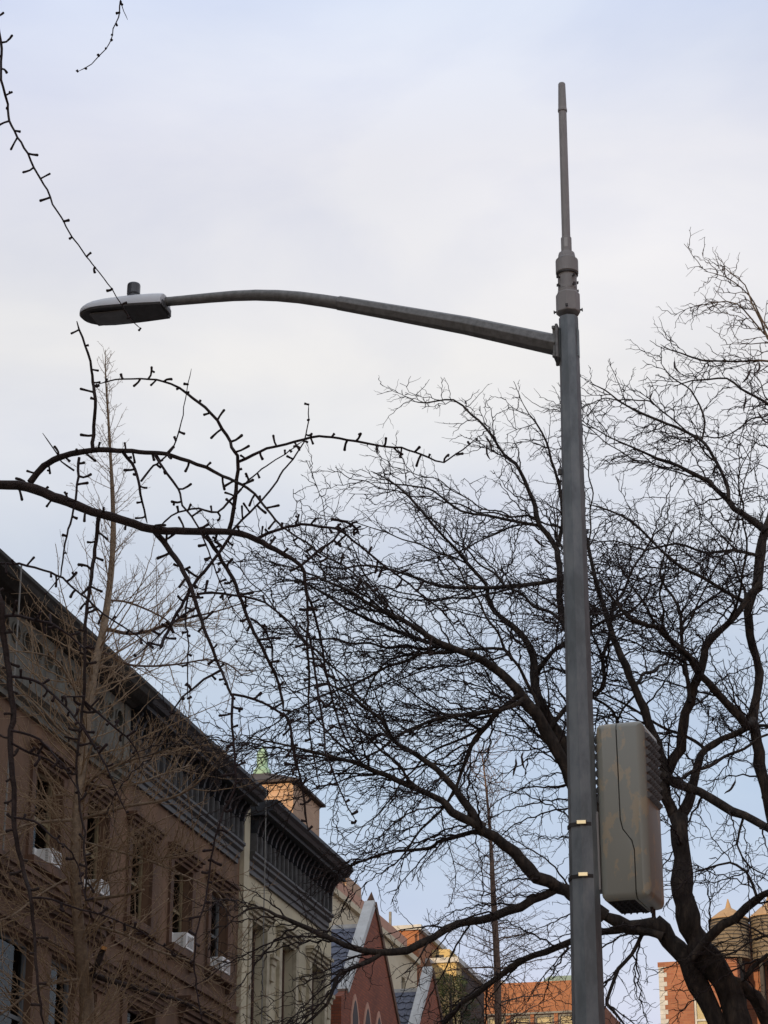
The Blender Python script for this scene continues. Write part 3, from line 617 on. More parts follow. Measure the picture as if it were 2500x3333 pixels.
ctrl = np.array([(3.50, 8.508), (3.66, 8.556), (3.82, 8.60), (3.97, 8.632), (4.12, 8.655), (4.27, 8.668), (4.42, 8.674), (4.6, 8.679), (4.76, 8.684)])
street_tube(MB(), ctrl, np.linspace(.0425, .0305, len(ctrl)), 16).build('arm_tube', M_galvarm, lamp, smooth=True)
fl = MB().box(LS - .075, LS + .075, LY + .058, LY + .075, 7.94, 8.17).box(LS - .055, LS + .055, LY + .0755, LY + .094, 7.955, 8.155)
for a in (-1, 1):
    for z in (7.955, 8.15): fl.box(LS + a * .062 - .009, LS + a * .062 + .009, LY + .0755, LY + .096, z - .01, z + .01)
fl.build('arm_flange', M_galvarm, lamp, bevel=.003, bseg=1)
sm_ = MB().box(LS - .018, LS + .018, LY - .062, LY + .058, 7.96, 8.15); sm_.build('pole_saddle', M_galv, lamp)
MB().box(LS - .012, LS + .012, LY + .068, LY + .09, 7.18, 7.215).build('bolt', M_bolt, lamp)
# lamp head
U = np.array([0, .02, .12, .3, .5, .68, .8, .88, .94, .975, .995, 1.0]); y0_, Lh = 4.735, .595
hw = np.where(U < .66, .112 + .024 * np.sin(U / .66 * math.pi / 2), .136 * np.maximum(1 - np.abs((U - .66) / .34) ** 2.3, .001) ** (1 / 2.1))
ht = np.array([.098, .104, .108, .110, .107, .099, .090, .080, .070, .061, .053, .045])
zb_ = 8.628 + .014 * U
v = []; sec = [(-1, 0), (-.985, .16), (-.90, .42), (-.72, .70), (-.40, .93), (0, 1), (.40, .93), (.72, .70), (.90, .42), (.985, .16), (1, 0)]
for u, w_, h_, z_ in zip(U, hw, ht, zb_):
    v += [(LS + a * w_, y0_ + Lh * u, z_ + b * h_) for a, b in sec]
k = len(sec); n = len(U)
f = [(i * k + j, i * k + (j + 1), (i + 1) * k + (j + 1), (i + 1) * k + j) for i in range(n - 1) for j in range(k - 1)] + [tuple(range(k))[::-1], tuple(range((n - 1) * k, n * k))] + [(i * k, (i + 1) * k, (i + 1) * k + k - 1, i * k + k - 1) for i in range(n - 1)]
head = MB().add(v, f).build('lamp_head', M_lamptop, lamp, smooth=False, bevel=0)
for p_ in head.data.polygons: p_.use_smooth = True
head.data.set_sharp_from_angle(angle=.7)
v = []
for u, w_, z_ in zip(U, hw, zb_): v += [(LS - w_ * .985, y0_ + .004 + (Lh - .01) * u, z_ - .001), (LS + w_ * .985, y0_ + .004 + (Lh - .01) * u, z_ - .001), (LS + w_ * .95, y0_ + .006 + (Lh - .02) * u, z_ - .014), (LS - w_ * .95, y0_ + .006 + (Lh - .02) * u, z_ - .014)]
MB().add(v, [(4 * i + j, 4 * i + (j + 1) % 4, 4 * i + 4 + (j + 1) % 4, 4 * i + 4 + j) for i in range(n - 1) for j in range(4)] + [(0, 3, 2, 1), tuple(range(4 * n - 4, 4 * n))]).build('underside', M_lampdark, head)
MB().box(LS - .088, LS + .088, y0_ + .26, y0_ + .50, 8.606, 8.618).build('lens', M_lens, head, bevel=.01)
MB().box(LS - .085, LS + .085, y0_ - .010, y0_ - .001, 8.612, 8.66).box(LS - .04, LS + .04, y0_ - .022, y0_ - .0105, 8.604, 8.63).build('door_latch', M_lampdark, head, bevel=.004)
MB().lathe([(.05, 8.725), (.05, 8.745), (.036, 8.75), (.036, 8.762), (.044, 8.766), (.044, 8.83), (.041, 8.842)], (LS, 4.965), 20).build('photocell', M_cell, head, bevel=.003)

ant = thing('antenna', 'slim grey whip antenna with stepped collars bolted on top of the lamp pole', 'antenna', LS, LY, 8.2)
CL = (LS, LY)
MB().lathe([(.0275, 8.805), (.0268, 9.3), (.0262, 9.735)], CL, 10, .3).build('mast', M_paintgrey, ant, smooth=False)
MB().lathe([(.0305, 9.736), (.0305, 9.752), (.0285, 9.754), (.0275, 9.765), (.0235, 9.942), (.020, 9.95)], CL, 16).build('mast_cap', M_paintgrey, ant)
MB().lathe([(.034, 8.70), (.034, 8.80), (.030, 8.804)], CL, 16).build('mast_socket', M_paintgrey, ant)
tv = SW(0, 0, 0); th = math.radians(-180 + 33)
MB().add([(LS + .0352 * math.cos(a), LY + .0352 * math.sin(a), z) for z in (8.725, 8.79) for a in np.linspace(math.pi + .1 - .32, math.pi + .1 + .32, 6)] + [(LS + .0342 * math.cos(a), LY + .0342 * math.sin(a), z) for z in (8.725, 8.79) for a in np.linspace(math.pi + .1 - .32, math.pi + .1 + .32, 6)],
         [(i, i + 6, i + 7, i + 1) for i in range(5)] + [(12 + i, 13 + i, 19 + i, 18 + i) for i in range(5)]).build('label', M_label, ant)
MB().lathe([(.070, 8.64), (.056, 8.652), (.053, 8.675), (.050, 8.69), (.036, 8.699)], CL, 24).build('shoulder', M_paintgrey, ant)
MB().lathe([(.066, 8.545), (.0715, 8.55), (.0715, 8.635), (.068, 8.639)], CL, 24).build('collar', M_paintgrey, ant)
MB().lathe([(.069, 8.535), (.069, 8.5445)], CL, 24).build('collar_ring', M_bolt, ant)
MB().lathe([(.060, 8.43), (.060, 8.534)], CL, 24).build('sleeve', M_paintgrey, ant)
MB().lathe([(.063, 8.405), (.063, 8.43)], CL, 8, PH).lathe([(.073, 8.265), (.076, 8.27), (.076, 8.395), (.070, 8.4045)], CL, 8, PH).build('clamp', M_paintgrey, ant, bevel=.002, bseg=1)
for r_, z, azs in ((.060, 8.445, (.7, 2.4, 3.9, 5.5)), (.060, 8.505, (.7, 2.4, 3.9, 5.5)), (.071, 8.285, (.4, 1.6, 3.2, 4.75))):
    for a in azs:
        b0 = np.array([LS + r_ * math.cos(a), LY + r_ * math.sin(a), z]); d = np.array([math.cos(a), math.sin(a), 0]); e1 = np.array([-d[1], d[0], 0])
        m = MB()
        for l0, l1, w_ in ((-.01, .014, .0045), (.0141, .020, .0085)):
            c4 = [(-1, -1), (1, -1), (1, 1), (-1, 1)]
            m.add([tuple(b0 + d * l0 + e1 * w_ * p + EZ * w_ * q_) for p, q_ in c4] + [tuple(b0 + d * l1 + e1 * w_ * p + EZ * w_ * q_) for p, q_ in c4], [(3, 2, 1, 0), (4, 5, 6, 7), (0, 1, 5, 4), (1, 2, 6, 5), (2, 3, 7, 6), (3, 0, 4, 7)])
        m.build('bolt', M_bolt, ant)

from mathutils import Matrix, Vector
TILT = Matrix.Rotation(math.radians(.30), 4, 'Y')         # the old pole leans a little to the right
_b = Vector(SW(LS, LY, 0)) - Vector((.021, 0, 0))
lamp.matrix_world = Matrix.Translation(_b) @ TILT @ Matrix.Rotation(ROT, 4, 'Z')
ant.matrix_world = Matrix.Translation(_b + TILT.to_3x3() @ Vector((0, 0, 8.2))) @ TILT @ Matrix.Rotation(ROT, 4, 'Z')
bc = px(2025, 2650, 12.70)                     # middle of the box front
box = thing('equipment_box', 'weathered grey two-part radio cabinet with studded sides strapped to the lamp pole', 'utility box', world=(bc[0], bc[1], 4.55))
ORG[box.name] = np.zeros(3); box.rotation_euler = (0, 0, math.radians(-20))
BW, BH, BD = .143, 1.035, .37
def seam(dx): return [(.062 + dx, .0), (.062 + dx, .275), (.050 + dx, .33), (.0 + dx, .40), (-.012 + dx, .46), (-.016 + dx, BH)]
def shell(sgn):
    R_ = .05; w = BW; arc = lambda cx_, cz_, a0: [(cx_ + R_ * math.cos(a), cz_ + R_ * math.sin(a)) for a in np.linspace(a0, a0 + math.pi / 2, 6)]
    if sgn > 0: out_ = seam(.0035)[::-1] + arc(w - R_, R_, -math.pi / 2) + arc(w - R_, BH - R_, 0)
    else: out_ = seam(-.0035) + arc(-w + R_, BH - R_, math.pi / 2) + arc(-w + R_, R_, math.pi)
    rings = [(0, .040), (.004, .028), (.011, .016), (.022, .006), (.034, .0015), (.045, 0), (BD - .045, 0), (BD - .034, .0015), (BD - .022, .006), (BD - .011, .016), (BD - .004, .028), (BD, .040)]
    v = []; n = len(out_)
    for y, i_ in rings: v += [(max(-w + i_, min(w - i_, a)), y, max(i_, min(BH - i_, b))) for a, b in out_]
    f = [(r_ * n + j, r_ * n + (j + 1) % n, (r_ + 1) * n + (j + 1) % n, (r_ + 1) * n + j) for r_ in range(len(rings) - 1) for j in range(n)] + [tuple(range(n))[::-1], tuple(range((len(rings) - 1) * n, len(rings) * n))]
    o = MB().add(v, f).build('shell', M_boxpaint, box)
    for p_ in o.data.polygons: p_.use_smooth = True
    o.data.set_sharp_from_angle(angle=.6)
    return o
sh = [shell(-1), shell(1)]
MB().box(-BW + .045, BW - .045, .014, BD - .014, .045, BH - .045).build('core', M_boxdark, box)
def studs(x, d, rows, cols, z0, y0, parent, pitch=.05, sz=.021, hgt=.024):
    m = MB()
    for i in range(rows):
        for j in range(cols):
            y, z = y0 + j * pitch, z0 + i * pitch
            m.add([(x, y - sz, z - sz), (x, y + sz, z - sz), (x, y + sz, z + sz), (x, y - sz, z + sz), (x + d * hgt, y - sz * .25, z - sz * .25), (x + d * hgt, y + sz * .25, z - sz * .25), (x + d * hgt, y + sz * .25, z + sz * .25), (x + d * hgt, y - sz * .25, z + sz * .25)],
                  [(0, 1, 5, 4), (1, 2, 6, 5), (2, 3, 7, 6), (3, 0, 4, 7), (4, 5, 6, 7)] if d > 0 else [(1, 0, 4, 5), (2, 1, 5, 6), (3, 2, 6, 7), (0, 3, 7, 4), (7, 6, 5, 4)])
    return m.build('heat_sink_studs', M_stud, parent)
studs(BW - .001, 1, 8, 6, .60, .06, sh[1]); studs(-BW + .001, -1, 8, 6, .60, .055, sh[0])
bm_ = MB()
for i in range(4):
    for j in range(6):
        x, y = -.085 + i * .036, .06 + j * .05
        bm_.add([(x - .014, y - .014, .001), (x + .014, y - .014, .001), (x + .014, y + .014, .001), (x - .014, y + .014, .001), (x, y, -.02)], [(1, 0, 4), (2, 1, 4), (3, 2, 4), (0, 3, 4)])
bm_.box(-.11, .045, .035, .34, -.004, .0005).build('base_studs', M_boxdark, box)
MB().lathe([(.012, -.05), (.012, -.001)], (.085, .30), 10).lathe([(.009, -.035), (.009, -.001)], (.09, .24), 10).build('cable_gland', M_band, box)
# channel between pole and box, bands with bright buckles
pc = SW(LS, LY, 0); R24 = np.array([math.cos(math.radians(-20)), math.sin(math.radians(-20))]); F24 = np.array([-R24[1], R24[0]])
dl = pc[:2] - bc[:2]; pl = np.array([dl @ R24, dl @ F24])
brk = MB().box(-BW - .036, -BW - .002, .02, .13, .07, .52).box(-BW - .030, -BW - .004, .20, .32, .05, .95)
brk.build('mounting_bracket', M_paintgrey, box, bevel=.003, bseg=1)
for zc_ in (.437, .137):
    r_ = rz(4.55 + zc_) * .985
    b = MB().lathe([(r_ + .003, zc_ - .011), (r_ + .003, zc_ + .011)], tuple(pl), 8, PH + ROT + math.radians(20)).build('steel_band', M_band, box)
    toc = -pc[:2] / np.linalg.norm(pc[:2]); ang = math.atan2(toc @ F24, toc @ R24) - .04
    c_ = pl + np.array([math.cos(ang), math.sin(ang)]) * (r_ * .96 + .004); tt = np.array([-math.sin(ang), math.cos(ang)]); nn_ = np.array([math.cos(ang), math.sin(ang)])
    q = [c_ + tt * .028, c_ - tt * .028, c_ - tt * .028 + nn_ * .009, c_ + tt * .028 + nn_ * .009]
    MB().add([(a[0], a[1], zc_ - .006) for a in q] + [(a[0], a[1], zc_ + .018) for a in q], [(3, 2, 1, 0), (4, 5, 6, 7), (0, 1, 5, 4), (1, 2, 6, 5), (2, 3, 7, 6), (3, 0, 4, 7)]).build('buckle', M_buckle, b, bevel=.003)

# ------------------------------------------------------------------ trees
rng = np.random.default_rng(7)
def nrm(v): return v / (np.linalg.norm(v) + 1e-9)
def smooth_path(P, R, step):
    """Catmull-Rom through traced points"""
    P = np.asarray(P, float); R = np.asarray(R, float); n = len(P)
    Q = np.vstack([2 * P[0] - P[1], P, 2 * P[-1] - P[-2]]); oP, oR = [], []
    for i in range(n - 1):
        a, b, c, d = Q[i:i + 4]; L = np.linalg.norm(c - b); m = max(2, int(L / step))
        for t in np.arange(m) / m:
            oP.append(.5 * (2 * b + (c - a) * t + (2 * a - 5 * b + 4 * c - d) * t * t + (3 * b - a - 3 * c + d) * t ** 3)); oR.append(R[i] + (R[i + 1] - R[i]) * t)
    oP.append(P[-1]); oR.append(R[-1])
    return np.array(oP), np.array(oR)

def trace(pts, w, dep, zoom=None, jit=0.):
    """polyline of photograph pixels -> world points; w widths in pixels, dep distances (interpolated along the line)"""
    P = np.array(pts, float)
    if zoom: P = P * zoom[2] + np.array(zoom[:2])
    n = len(P); f = np.linspace(0, 1, n)
    W_ = np.interp(f, np.linspace(0, 1, len(w)), w); D = np.interp(f, np.linspace(0, 1, len(dep)), dep)
    if jit: D = D + rng.normal(0, jit, n) * np.where((f > 0) & (f < 1), 1, 0)
    X = np.array([px(a, b, d) for (a, b), d in zip(P, D)]); R = W_ / 2 * np.array([pxm(d) for d in D])
    return X, R

def lead_in(start, P, R):
    """Hermite run from an off-view joint on the trunk into the first traced point"""
    a = np.asarray(start[0], float); b = P[0]; L = np.linalg.norm(b - a); tb_ = (P[1] - P[0]) / np.linalg.norm(P[1] - P[0]) * L; ta = (b - a)
    u = np.linspace(0, 1, 9)[:-1, None]; H = (2 * u ** 3 - 3 * u ** 2 + 1) * a + (u ** 3 - 2 * u ** 2 + u) * ta + (-2 * u ** 3 + 3 * u ** 2) * b + (u ** 3 - u ** 2) * tb_
    return np.vstack([H, P]), np.hstack([np.linspace(start[1], R[0], 9)[:-1], R])

# ---- the near ginkgo: branches reach in from the left, short spur shoots along every one
gk = thing('ginkgo_tree', 'bare dark ginkgo whose near knobbly branches reach in across the left half of the view', 'tree', world=(-2.0, 4.9, .14))
tx = np.array([-2.0, 4.9, 0.])
tb = TB(); hz_ = np.array([.14, .5, 1.2, 2.2, 3.2, 4.2, 5.2, 6.2, 7.2])
tb.tube([tx + [.04 * math.sin(z * 1.3), .05 * math.sin(z * .9), z] for z in hz_], [.17, .14, .125, .115, .105, .09, .075, .055, .02], 14)
tb.build('trunk', M_bark1, gk)
GZ = (0, 1200, .7535); Z1 = (0, 1300, .3165); Z2 = (0, 1900, .3165); ZN = (500, 1900, .42194); ZT = (0, 0, .4972); RR2 = (0, 2433, .42194); Z7 = (900, 1750, .36166); DM = (1100, 1200, .4822)
def spur(t, p, d, L, r):
    """short knobbly spur shoot, swelling to a blunt tip"""
    side = nrm(rng.normal(size=3)); b = nrm(d + (.9 if rng.random() < .3 else .3) * side + np.array([0, 0, .12]))
    q = [p - d * r * .5, p + d * L * .35, p + nrm(d * .65 + b * .35) * L * .7, p + nrm(d * .5 + b * .5) * L * .96, p + nrm(d * .5 + b * .5) * L * 1.03]
    t.tube(q, [r * .95, r * .85, r * .98, r * 1.15, r * .5], 6)
    if rng.random() < .16 and L > .018:
        d2 = nrm(np.cross(d, rng.normal(size=3))); c_ = q[2]
        t.tube([c_, c_ + d2 * L * .25, c_ + d2 * L * .3], [r * .8, r, r * .5], 5)
def gbranch(pts, w, dep, zoom=None, spurs=1., pitch=.037, L=(.013, .034), jit=.015, name='branch', bark=None, start=None, tip=True):
    P, R = trace(pts, w, dep, zoom, jit)
    if start is not None: P, R = lead_in(start, P, R)
    oP, oR = [P[0]], [R[0]]                      # slight change of direction at every node
    for i in range(len(P) - 1):
        Ls = np.linalg.norm(P[i + 1] - P[i]); m = max(1, int(Ls / .045)) if R[i] < .009 else max(1, int(Ls / .1))
        for j in range(1, m): oP.append(P[i] + (P[i + 1] - P[i]) * (j + rng.normal(0, .12)) / m + rng.normal(0, .0026, 3)); oR.append(R[i] + (R[i + 1] - R[i]) * j / m)
        oP.append(P[i + 1]); oR.append(R[i + 1])
    P, R = smooth_path(np.array(oP), np.array(oR), .018)
    R = R * np.linspace(1, .86, len(R))
    # knotty surface: slight wobble and swollen nodes
    P[1:-1] += rng.normal(0, .0008, (len(P) - 2, 3)); R = R * (1 + .035 * rng.normal(size=len(R)).clip(-1.5, 2))
    R[-1] *= .5
    t = TB(); t.tube(P, R, 10 if R[0] > .006 else 7)
    if spurs:
        seg = np.linalg.norm(np.diff(P, axis=0), axis=1); cum = np.hstack([0, np.cumsum(seg)]); s = .012 + .02 * rng.random(); side = 1
        while s < cum[-1]:
            i = min(int(np.searchsorted(cum, s)), len(P) - 1); T = nrm(P[min(i + 1, len(P) - 1)] - P[max(i - 1, 0)]); v = nrm(P[i] - np.array([0, 0, 1.6]))
            u = nrm(np.cross(T, v)) * side; d = nrm(u * (.75 + .35 * rng.random()) + v * rng.normal(0, .6) + T * rng.normal(.15, .45))
            if rng.random() < .9 * spurs:
                Lk = (L[0] + (L[1] - L[0]) * rng.random()) * min(1., max(.38, R[i] / .0027))
                if rng.random() < .22: Lk *= .4
                spur(t, P[i] + d * R[i] * .6, d, Lk + R[i] * .5, .0026 + .0009 * rng.random())
            side = -side if rng.random() < .85 else side; s += pitch * (.45 + 1.0 * rng.random())
    return t.build(name, bark or (M_bark1 if w[0] > 12 else M_twig1), gk)
D0 = 5.0
MAIN = [(-60, 495), (0, 502), (120, 510), (230, 552), (400, 615), (520, 652), (650, 690), (800, 702), (1000, 706), (1100, 735), (1220, 800), (1300, 852), (1322, 950), (1330, 1100), (1335, 1300), (1334, 1459), (1340, 1600), (1380, 1800)]
gbranch(MAIN, [35, 35, 36, 36, 32, 31, 30, 28, 24, 22, 18, 15, 11, 9, 8, 7, 6, 5], [5.0, 5.0, 5.05, 5.1, 5.2], GZ, start=(tx + [.06, 0, 3.15], .03), spurs=.9, pitch=.04, name='branch', jit=.008)
gbranch([(130, 492), (190, 420), (280, 376), (390, 351), (540, 356), (720, 371), (850, 412), (960, 461), (1070, 516), (1130, 580), (1220, 680), (1350, 770), (1500, 860), (1610, 960), (1740, 1080), (1870, 1230)], [24, 22, 20, 17, 14, 12, 10, 8, 7, 6, 5, 4], [5.01, 4.9, 4.85, 4.8, 4.8], GZ)
gbranch([(402, 352), (405, 250), (411, 130), (400, 60), (394, 0), (382, -66), (355, -135), (332, -205)], [14, 12, 11, 9, 8], [4.88, 4.8], GZ)
gbranch([(990, 696), (1008, 620), (1020, 520), (1030, 402), (1014, 360), (980, 290), (910, 190), (812, 112), (740, 66), (640, 45), (500, 48), (415, 70)], [15, 14, 13, 12, 11, 10, 8, 7, 5], [5.08, 5.0, 4.95, 4.9], GZ)
gbranch([(1030, 402), (1150, 345), (1310, 305), (1380, 291), (1500, 306), (1659, 335), (1820, 372), (1880, 396), (1920, 405), (1970, 370), (2060, 300)], [11, 9, 9, 8, 7, 6, 5], [5.02, 4.9], GZ)
gbranch([(1000, 704), (1110, 590), (1180, 510), (1250, 410), (1311, 318), (1331, 220), (1333, 155)], [8, 7, 6, 5, 4], [5.08, 5.2], GZ, spurs=.7)
gbranch([(1003, 710), (920, 830), (840, 932), (780, 1030), (722, 1140), (690, 1212)], [11, 11, 12, 12, 13], [5.08, 5.0, 4.9], GZ)
gbranch([(1042, 520), (1075, 480), (1150, 420), (1230, 370), (1311, 312)], [6, 5, 4], [4.96, 5.0], GZ, spurs=.6)
gbranch([(1042, 520), (990, 572), (940, 622), (860, 605), (800, 611), (740, 636), (690, 682)], [8, 8, 7, 7], [4.96, 5.02], GZ)
gbranch([(530, 358), (570, 412), (600, 480), (606, 540), (620, 610), (636, 668)], [12, 10, 9, 7], [4.83, 4.9], GZ)
gbranch([(610, 485), (650, 432), (690, 400), (727, 370), (760, 310), (786, 230), (800, 130), (827, 0)], [8, 7, 6, 5, 4, 3], [4.86, 4.8], GZ, spurs=.6)
gbranch([(670, 374), (720, 450), (770, 520), (790, 590), (830, 640), (860, 690), (890, 760), (920, 840), (950, 920), (985, 990), (1012, 1062)], [9, 8, 7, 6, 5, 4], [4.82, 4.7], GZ)
gbranch([(342, 384), (336, 440), (335, 500), (311, 640), (290, 720), (270, 830), (262, 892), (200, 972)], [10, 9, 8, 7, 6, 4], [4.88, 4.8], GZ)
gbranch([(320, 440), (266, 400), (230, 340), (184, 278)], [7, 5, 4], [4.87, 4.8], GZ, spurs=.6)
gbranch([(665, 698), (740, 790), (790, 872), (830, 960), (860, 1062), (900, 1170), (950, 1290), (985, 1380), (1007, 1425)], [20, 18, 15, 13, 11, 10, 9], [5.06, 4.95, 4.9], GZ)
gbranch([(612, 850), (605, 1050), (615, 1250), (630, 1400), (620, 1600), (545, 1750), (492, 1900), (455, 2050), (420, 2300), (345, 2640), (312, 2910), (330, 3110), (380, 3400)], [9, 8, 8, 7, 6, 6, 5], [4.9, 4.8], ZN)
gbranch([(612, 853), (780, 890), (900, 950), (1010, 1010), (1050, 1072), (1062, 1180), (1090, 1350), (1140, 1500), (1170, 1750), (1192, 1900)], [9, 8, 7, 6, 5], [4.9, 5.0], ZN)
gbranch([(338, 80), (460, 66), (620, 90), (790, 116), (920, 190), (1040, 290), (1180, 460), (1290, 600), (1335, 720), (1430, 900), (1500, 1150), (1600, 1350)], [9, 8, 7, 6, 5, 4], [4.93, 5.05], ZN)
gbranch([(270, 40), (246, 250), (262, 400), (270, 480), (262, 700), (266, 885)], [7, 6, 5, 4], [4.95, 4.9], ZN)
gbranch([(510, 672), (390, 740), (290, 820), (200, 900), (140, 1000)], [9, 8, 7, 6], [4.9, 4.82], ZN)
gbranch([(322, 190), (230, 240), (130, 320), (50, 390), (-30, 470), (-140, 560)], [8, 7, 6, 5], [4.93, 4.85], ZN)
gbranch([(890, 718), (960, 830), (1020, 940), (1070, 1080), (1130, 1200), (1180, 1300), (1215, 1400), (1224, 1475)], [15, 13, 12, 11, 10], [5.08, 5.15], GZ)
gbranch([(1000, 1000), (1042, 1062), (1080, 1250), (1110, 1400), (1140, 1550), (1160, 1700), (1180, 1850)], [10, 8, 7, 6, 5], [5.15, 5.2], ZN)
gbranch([(752, 270), (840, 330), (890, 420), (916, 490), (914, 650)], [8, 7, 5], [5.12, 5.2], ZN)
gbranch([(1195, 380), (1240, 640), (1275, 900), (1310, 1100), (1330, 1300), (1420, 1550), (1560, 1830)], [8, 8, 7, 6, 5], [5.15, 5.0], ZN)
gbranch([(1170, 40), (1230, 200), (1290, 430), (1320, 620), (1380, 900), (1450, 1120), (1520, 1280)], [10, 8, 7, 6], [5.13, 5.25], ZN)
gbranch([(1100, 740), (1190, 700), (1300, 672), (1420, 686), (1470, 700), (1560, 770), (1659, 850), (1800, 960), (1960, 1100)], [12, 10, 9, 8, 7, 6], [5.1, 5.2], GZ)
gbranch([(1300, 850), (1360, 800), (1440, 742), (1480, 690), (1530, 680)], [9, 8, 7], [5.12, 5.2], GZ)
gbranch([(428, 628), (411, 780), (395, 900), (380, 1010), (370, 1100), (366, 1200), (366, 1350), (355, 1480), (340, 1600), (330, 1750), (345, 1900), (372, 2150), (370, 2300)], [14, 13, 12, 11, 10, 9, 8, 7], [5.04, 4.95], GZ)
gbranch([(850, 1450), (950, 1630), (1050, 1800), (1130, 1960), (1200, 2150), (1300, 2350)], [8, 7, 6, 5], [4.98, 4.9], Z2)
gbranch([(872, 1210), (1010, 1330), (1180, 1480), (1300, 1580), (1400, 1700), (1440, 1830)], [8, 7, 6, 5], [4.98, 5.05], Z2)
gbranch([(870, 1160), (760, 1160), (640, 1165)], [7, 5], [4.98, 4.9], Z2, spurs=.5)
gbranch([(-200, 1660), (0, 1690), (200, 1692), (350, 1730), (520, 1780), (640, 1832), (770, 1960), (900, 2062), (1060, 2200), (1250, 2330), (1400, 2420), (1580, 2570)], [9, 9, 8, 8, 7, 6, 5], [4.9, 4.8], Z1, start=(tx + [.06, 0, 3.0], .012))
gbranch([(-320, -240), (-150, -60), (0, 150), (30, 500), (80, 800), (110, 1100), (115, 1500), (120, 1900), (138, 2212), (165, 2620), (240, 2950), (318, 3220), (350, 3560), (368, 3890), (400, 4220), (452, 4530)], [24, 23, 22, 21, 20, 18, 15, 12, 10, 9], [4.8, 4.75, 4.7], Z2, start=(tx + [.05, 0, 2.9], .022), pitch=.05)
gbranch([(125, 955), (300, 980), (420, 1032), (560, 1150), (680, 1270), (850, 1480), (980, 1700)], [10, 9, 8, 6], [4.73, 4.65], Z2)
gbranch([(40, 330), (200, 331), (350, 370), (520, 402), (620, 470), (800, 600), (900, 700)], [11, 10, 8, 6], [4.75, 4.65], Z2)
gbranch([(118, 1510), (260, 1540), (400, 1600), (500, 1700), (640, 1850), (760, 2050), (850, 2200)], [9, 8, 6, 5], [4.72, 4.65], Z2)
gbranch([(120, 1640), (300, 1730), (500, 1822), (640, 1900), (760, 1880)], [8, 7, 5], [4.72, 4.8], Z2)
gbranch([(108, 540), (260, 570), (400, 682), (520, 780), (600, 900), (640, 1100), (700, 1240)], [7, 6, 5, 4], [4.71, 4.65], RR2)
gbranch([(250, 1160), (400, 1170), (560, 1232), (760, 1280), (900, 1330), (1200, 1500), (1400, 1620)], [7, 6, 5, 4], [4.7, 4.8], RR2)
gbranch([(-160, -300), (-60, -40), (-8, 200), (5, 450), (15, 560), (50, 680), (76, 830), (160, 970), (240, 1130), (310, 1240), (345, 1340), (400, 1420), (470, 1550), (550, 1660), (622, 1750), (730, 1890), (800, 2000), (870, 2110), (920, 2150)], [11, 11, 10, 9, 8, 7, 6, 5, 4, 4], [4.8, 4.75, 4.7], ZT, start=(tx + [.03, 0, 4.3], .012), pitch=.045)
gbranch([(640, -520), (740, -260), (785, -40), (785, 20), (776, 110), (742, 190), (730, 260), (690, 320), (600, 420), (510, 468)], [7, 6, 5, 4, 4], [4.6, 4.7], ZT, start=(tx + [.02, 0, 5.6], .012), L=(.007, .013))
gbranch([(783, -20), (810, 70), (836, 130)], [4, 3, 3], [4.68, 4.7], ZT, spurs=.8, L=(.005, .01))
gbranch([(1430, 650), (1490, 660), (1540, 690), (1550, 715)], [10, 9, 8], [5.17, 5.2], GZ, pitch=.012, L=(.012, .02))

# ---- generic twig growth
def zig(p, d, L, n, amp, bend=(0, 0, 0), wob=.12):
    d = nrm(np.asarray(d, float)); perp = nrm(np.cross(d, rng.normal(size=3))); out_ = [np.asarray(p, float)]; sg = 1 if rng.random() < .5 else -1; seg = L / n; bend = np.asarray(bend, float)
    for i in range(n):
        d = nrm(d + bend / n + rng.normal(0, wob, 3)); sg = -sg
        out_.append(out_[-1] + nrm(d + perp * amp * sg * (.5 + rng.random())) * seg)
    return np.array(out_)
def at_len(P, cum, s):
    i = min(max(int(np.searchsorted(cum, s)), 1), len(P) - 1); f = (s - cum[i - 1]) / max(cum[i] - cum[i - 1], 1e-6)
    return P[i - 1] + (P[i] - P[i - 1]) * f, nrm(P[i] - P[i - 1]), i
def cumlen(P): return np.hstack([0, np.cumsum(np.linalg.norm(np.diff(P, axis=0), axis=1))])
def side_dir(T, lo, hi, flat=0., up=0.):
    v = rng.normal(size=3); v[2] *= (1 - flat); v[2] += up; v = v - T * (v @ T); v = nrm(v); a = math.radians(lo + (hi - lo) * rng.random())
    return nrm(T * math.cos(a) + v * math.sin(a))

# ---- honey locust behind the lamp pole
lc = thing('honey_locust_tree', 'large bare dark locust with forked trunks and dense tangled twigs behind the lamp pole', 'tree', world=tuple(px(2440, 3333, 26.0) * [1, 1, 0] + [.25, 0, .14]))
CA = (1700, 1900, .4822); CB = (1700, 2600, .4822); CC = (1100, 1900, .4822); CE = (1800, 1100, .42194); K8 = (900, 2400, .60277); K5 = (2100, 2850, .2411)
limbs = []                                    # (P, R, twigginess)
def kink(P, R, a):
    """crooked growth: displaced points between the traced ones"""
    oP, oR = [P[0]], [R[0]]
    for i in range(len(P) - 1):
        L = np.linalg.norm(P[i + 1] - P[i]); m = max(1, int(L / .28))
        for j in range(1, m): oP.append(P[i] + (P[i + 1] - P[i]) * (j + rng.normal(0, .15)) / m + rng.normal(0, a, 3)); oR.append(R[i] + (R[i + 1] - R[i]) * j / m)
        oP.append(P[i + 1]); oR.append(R[i + 1])
    return np.array(oP), np.array(oR)
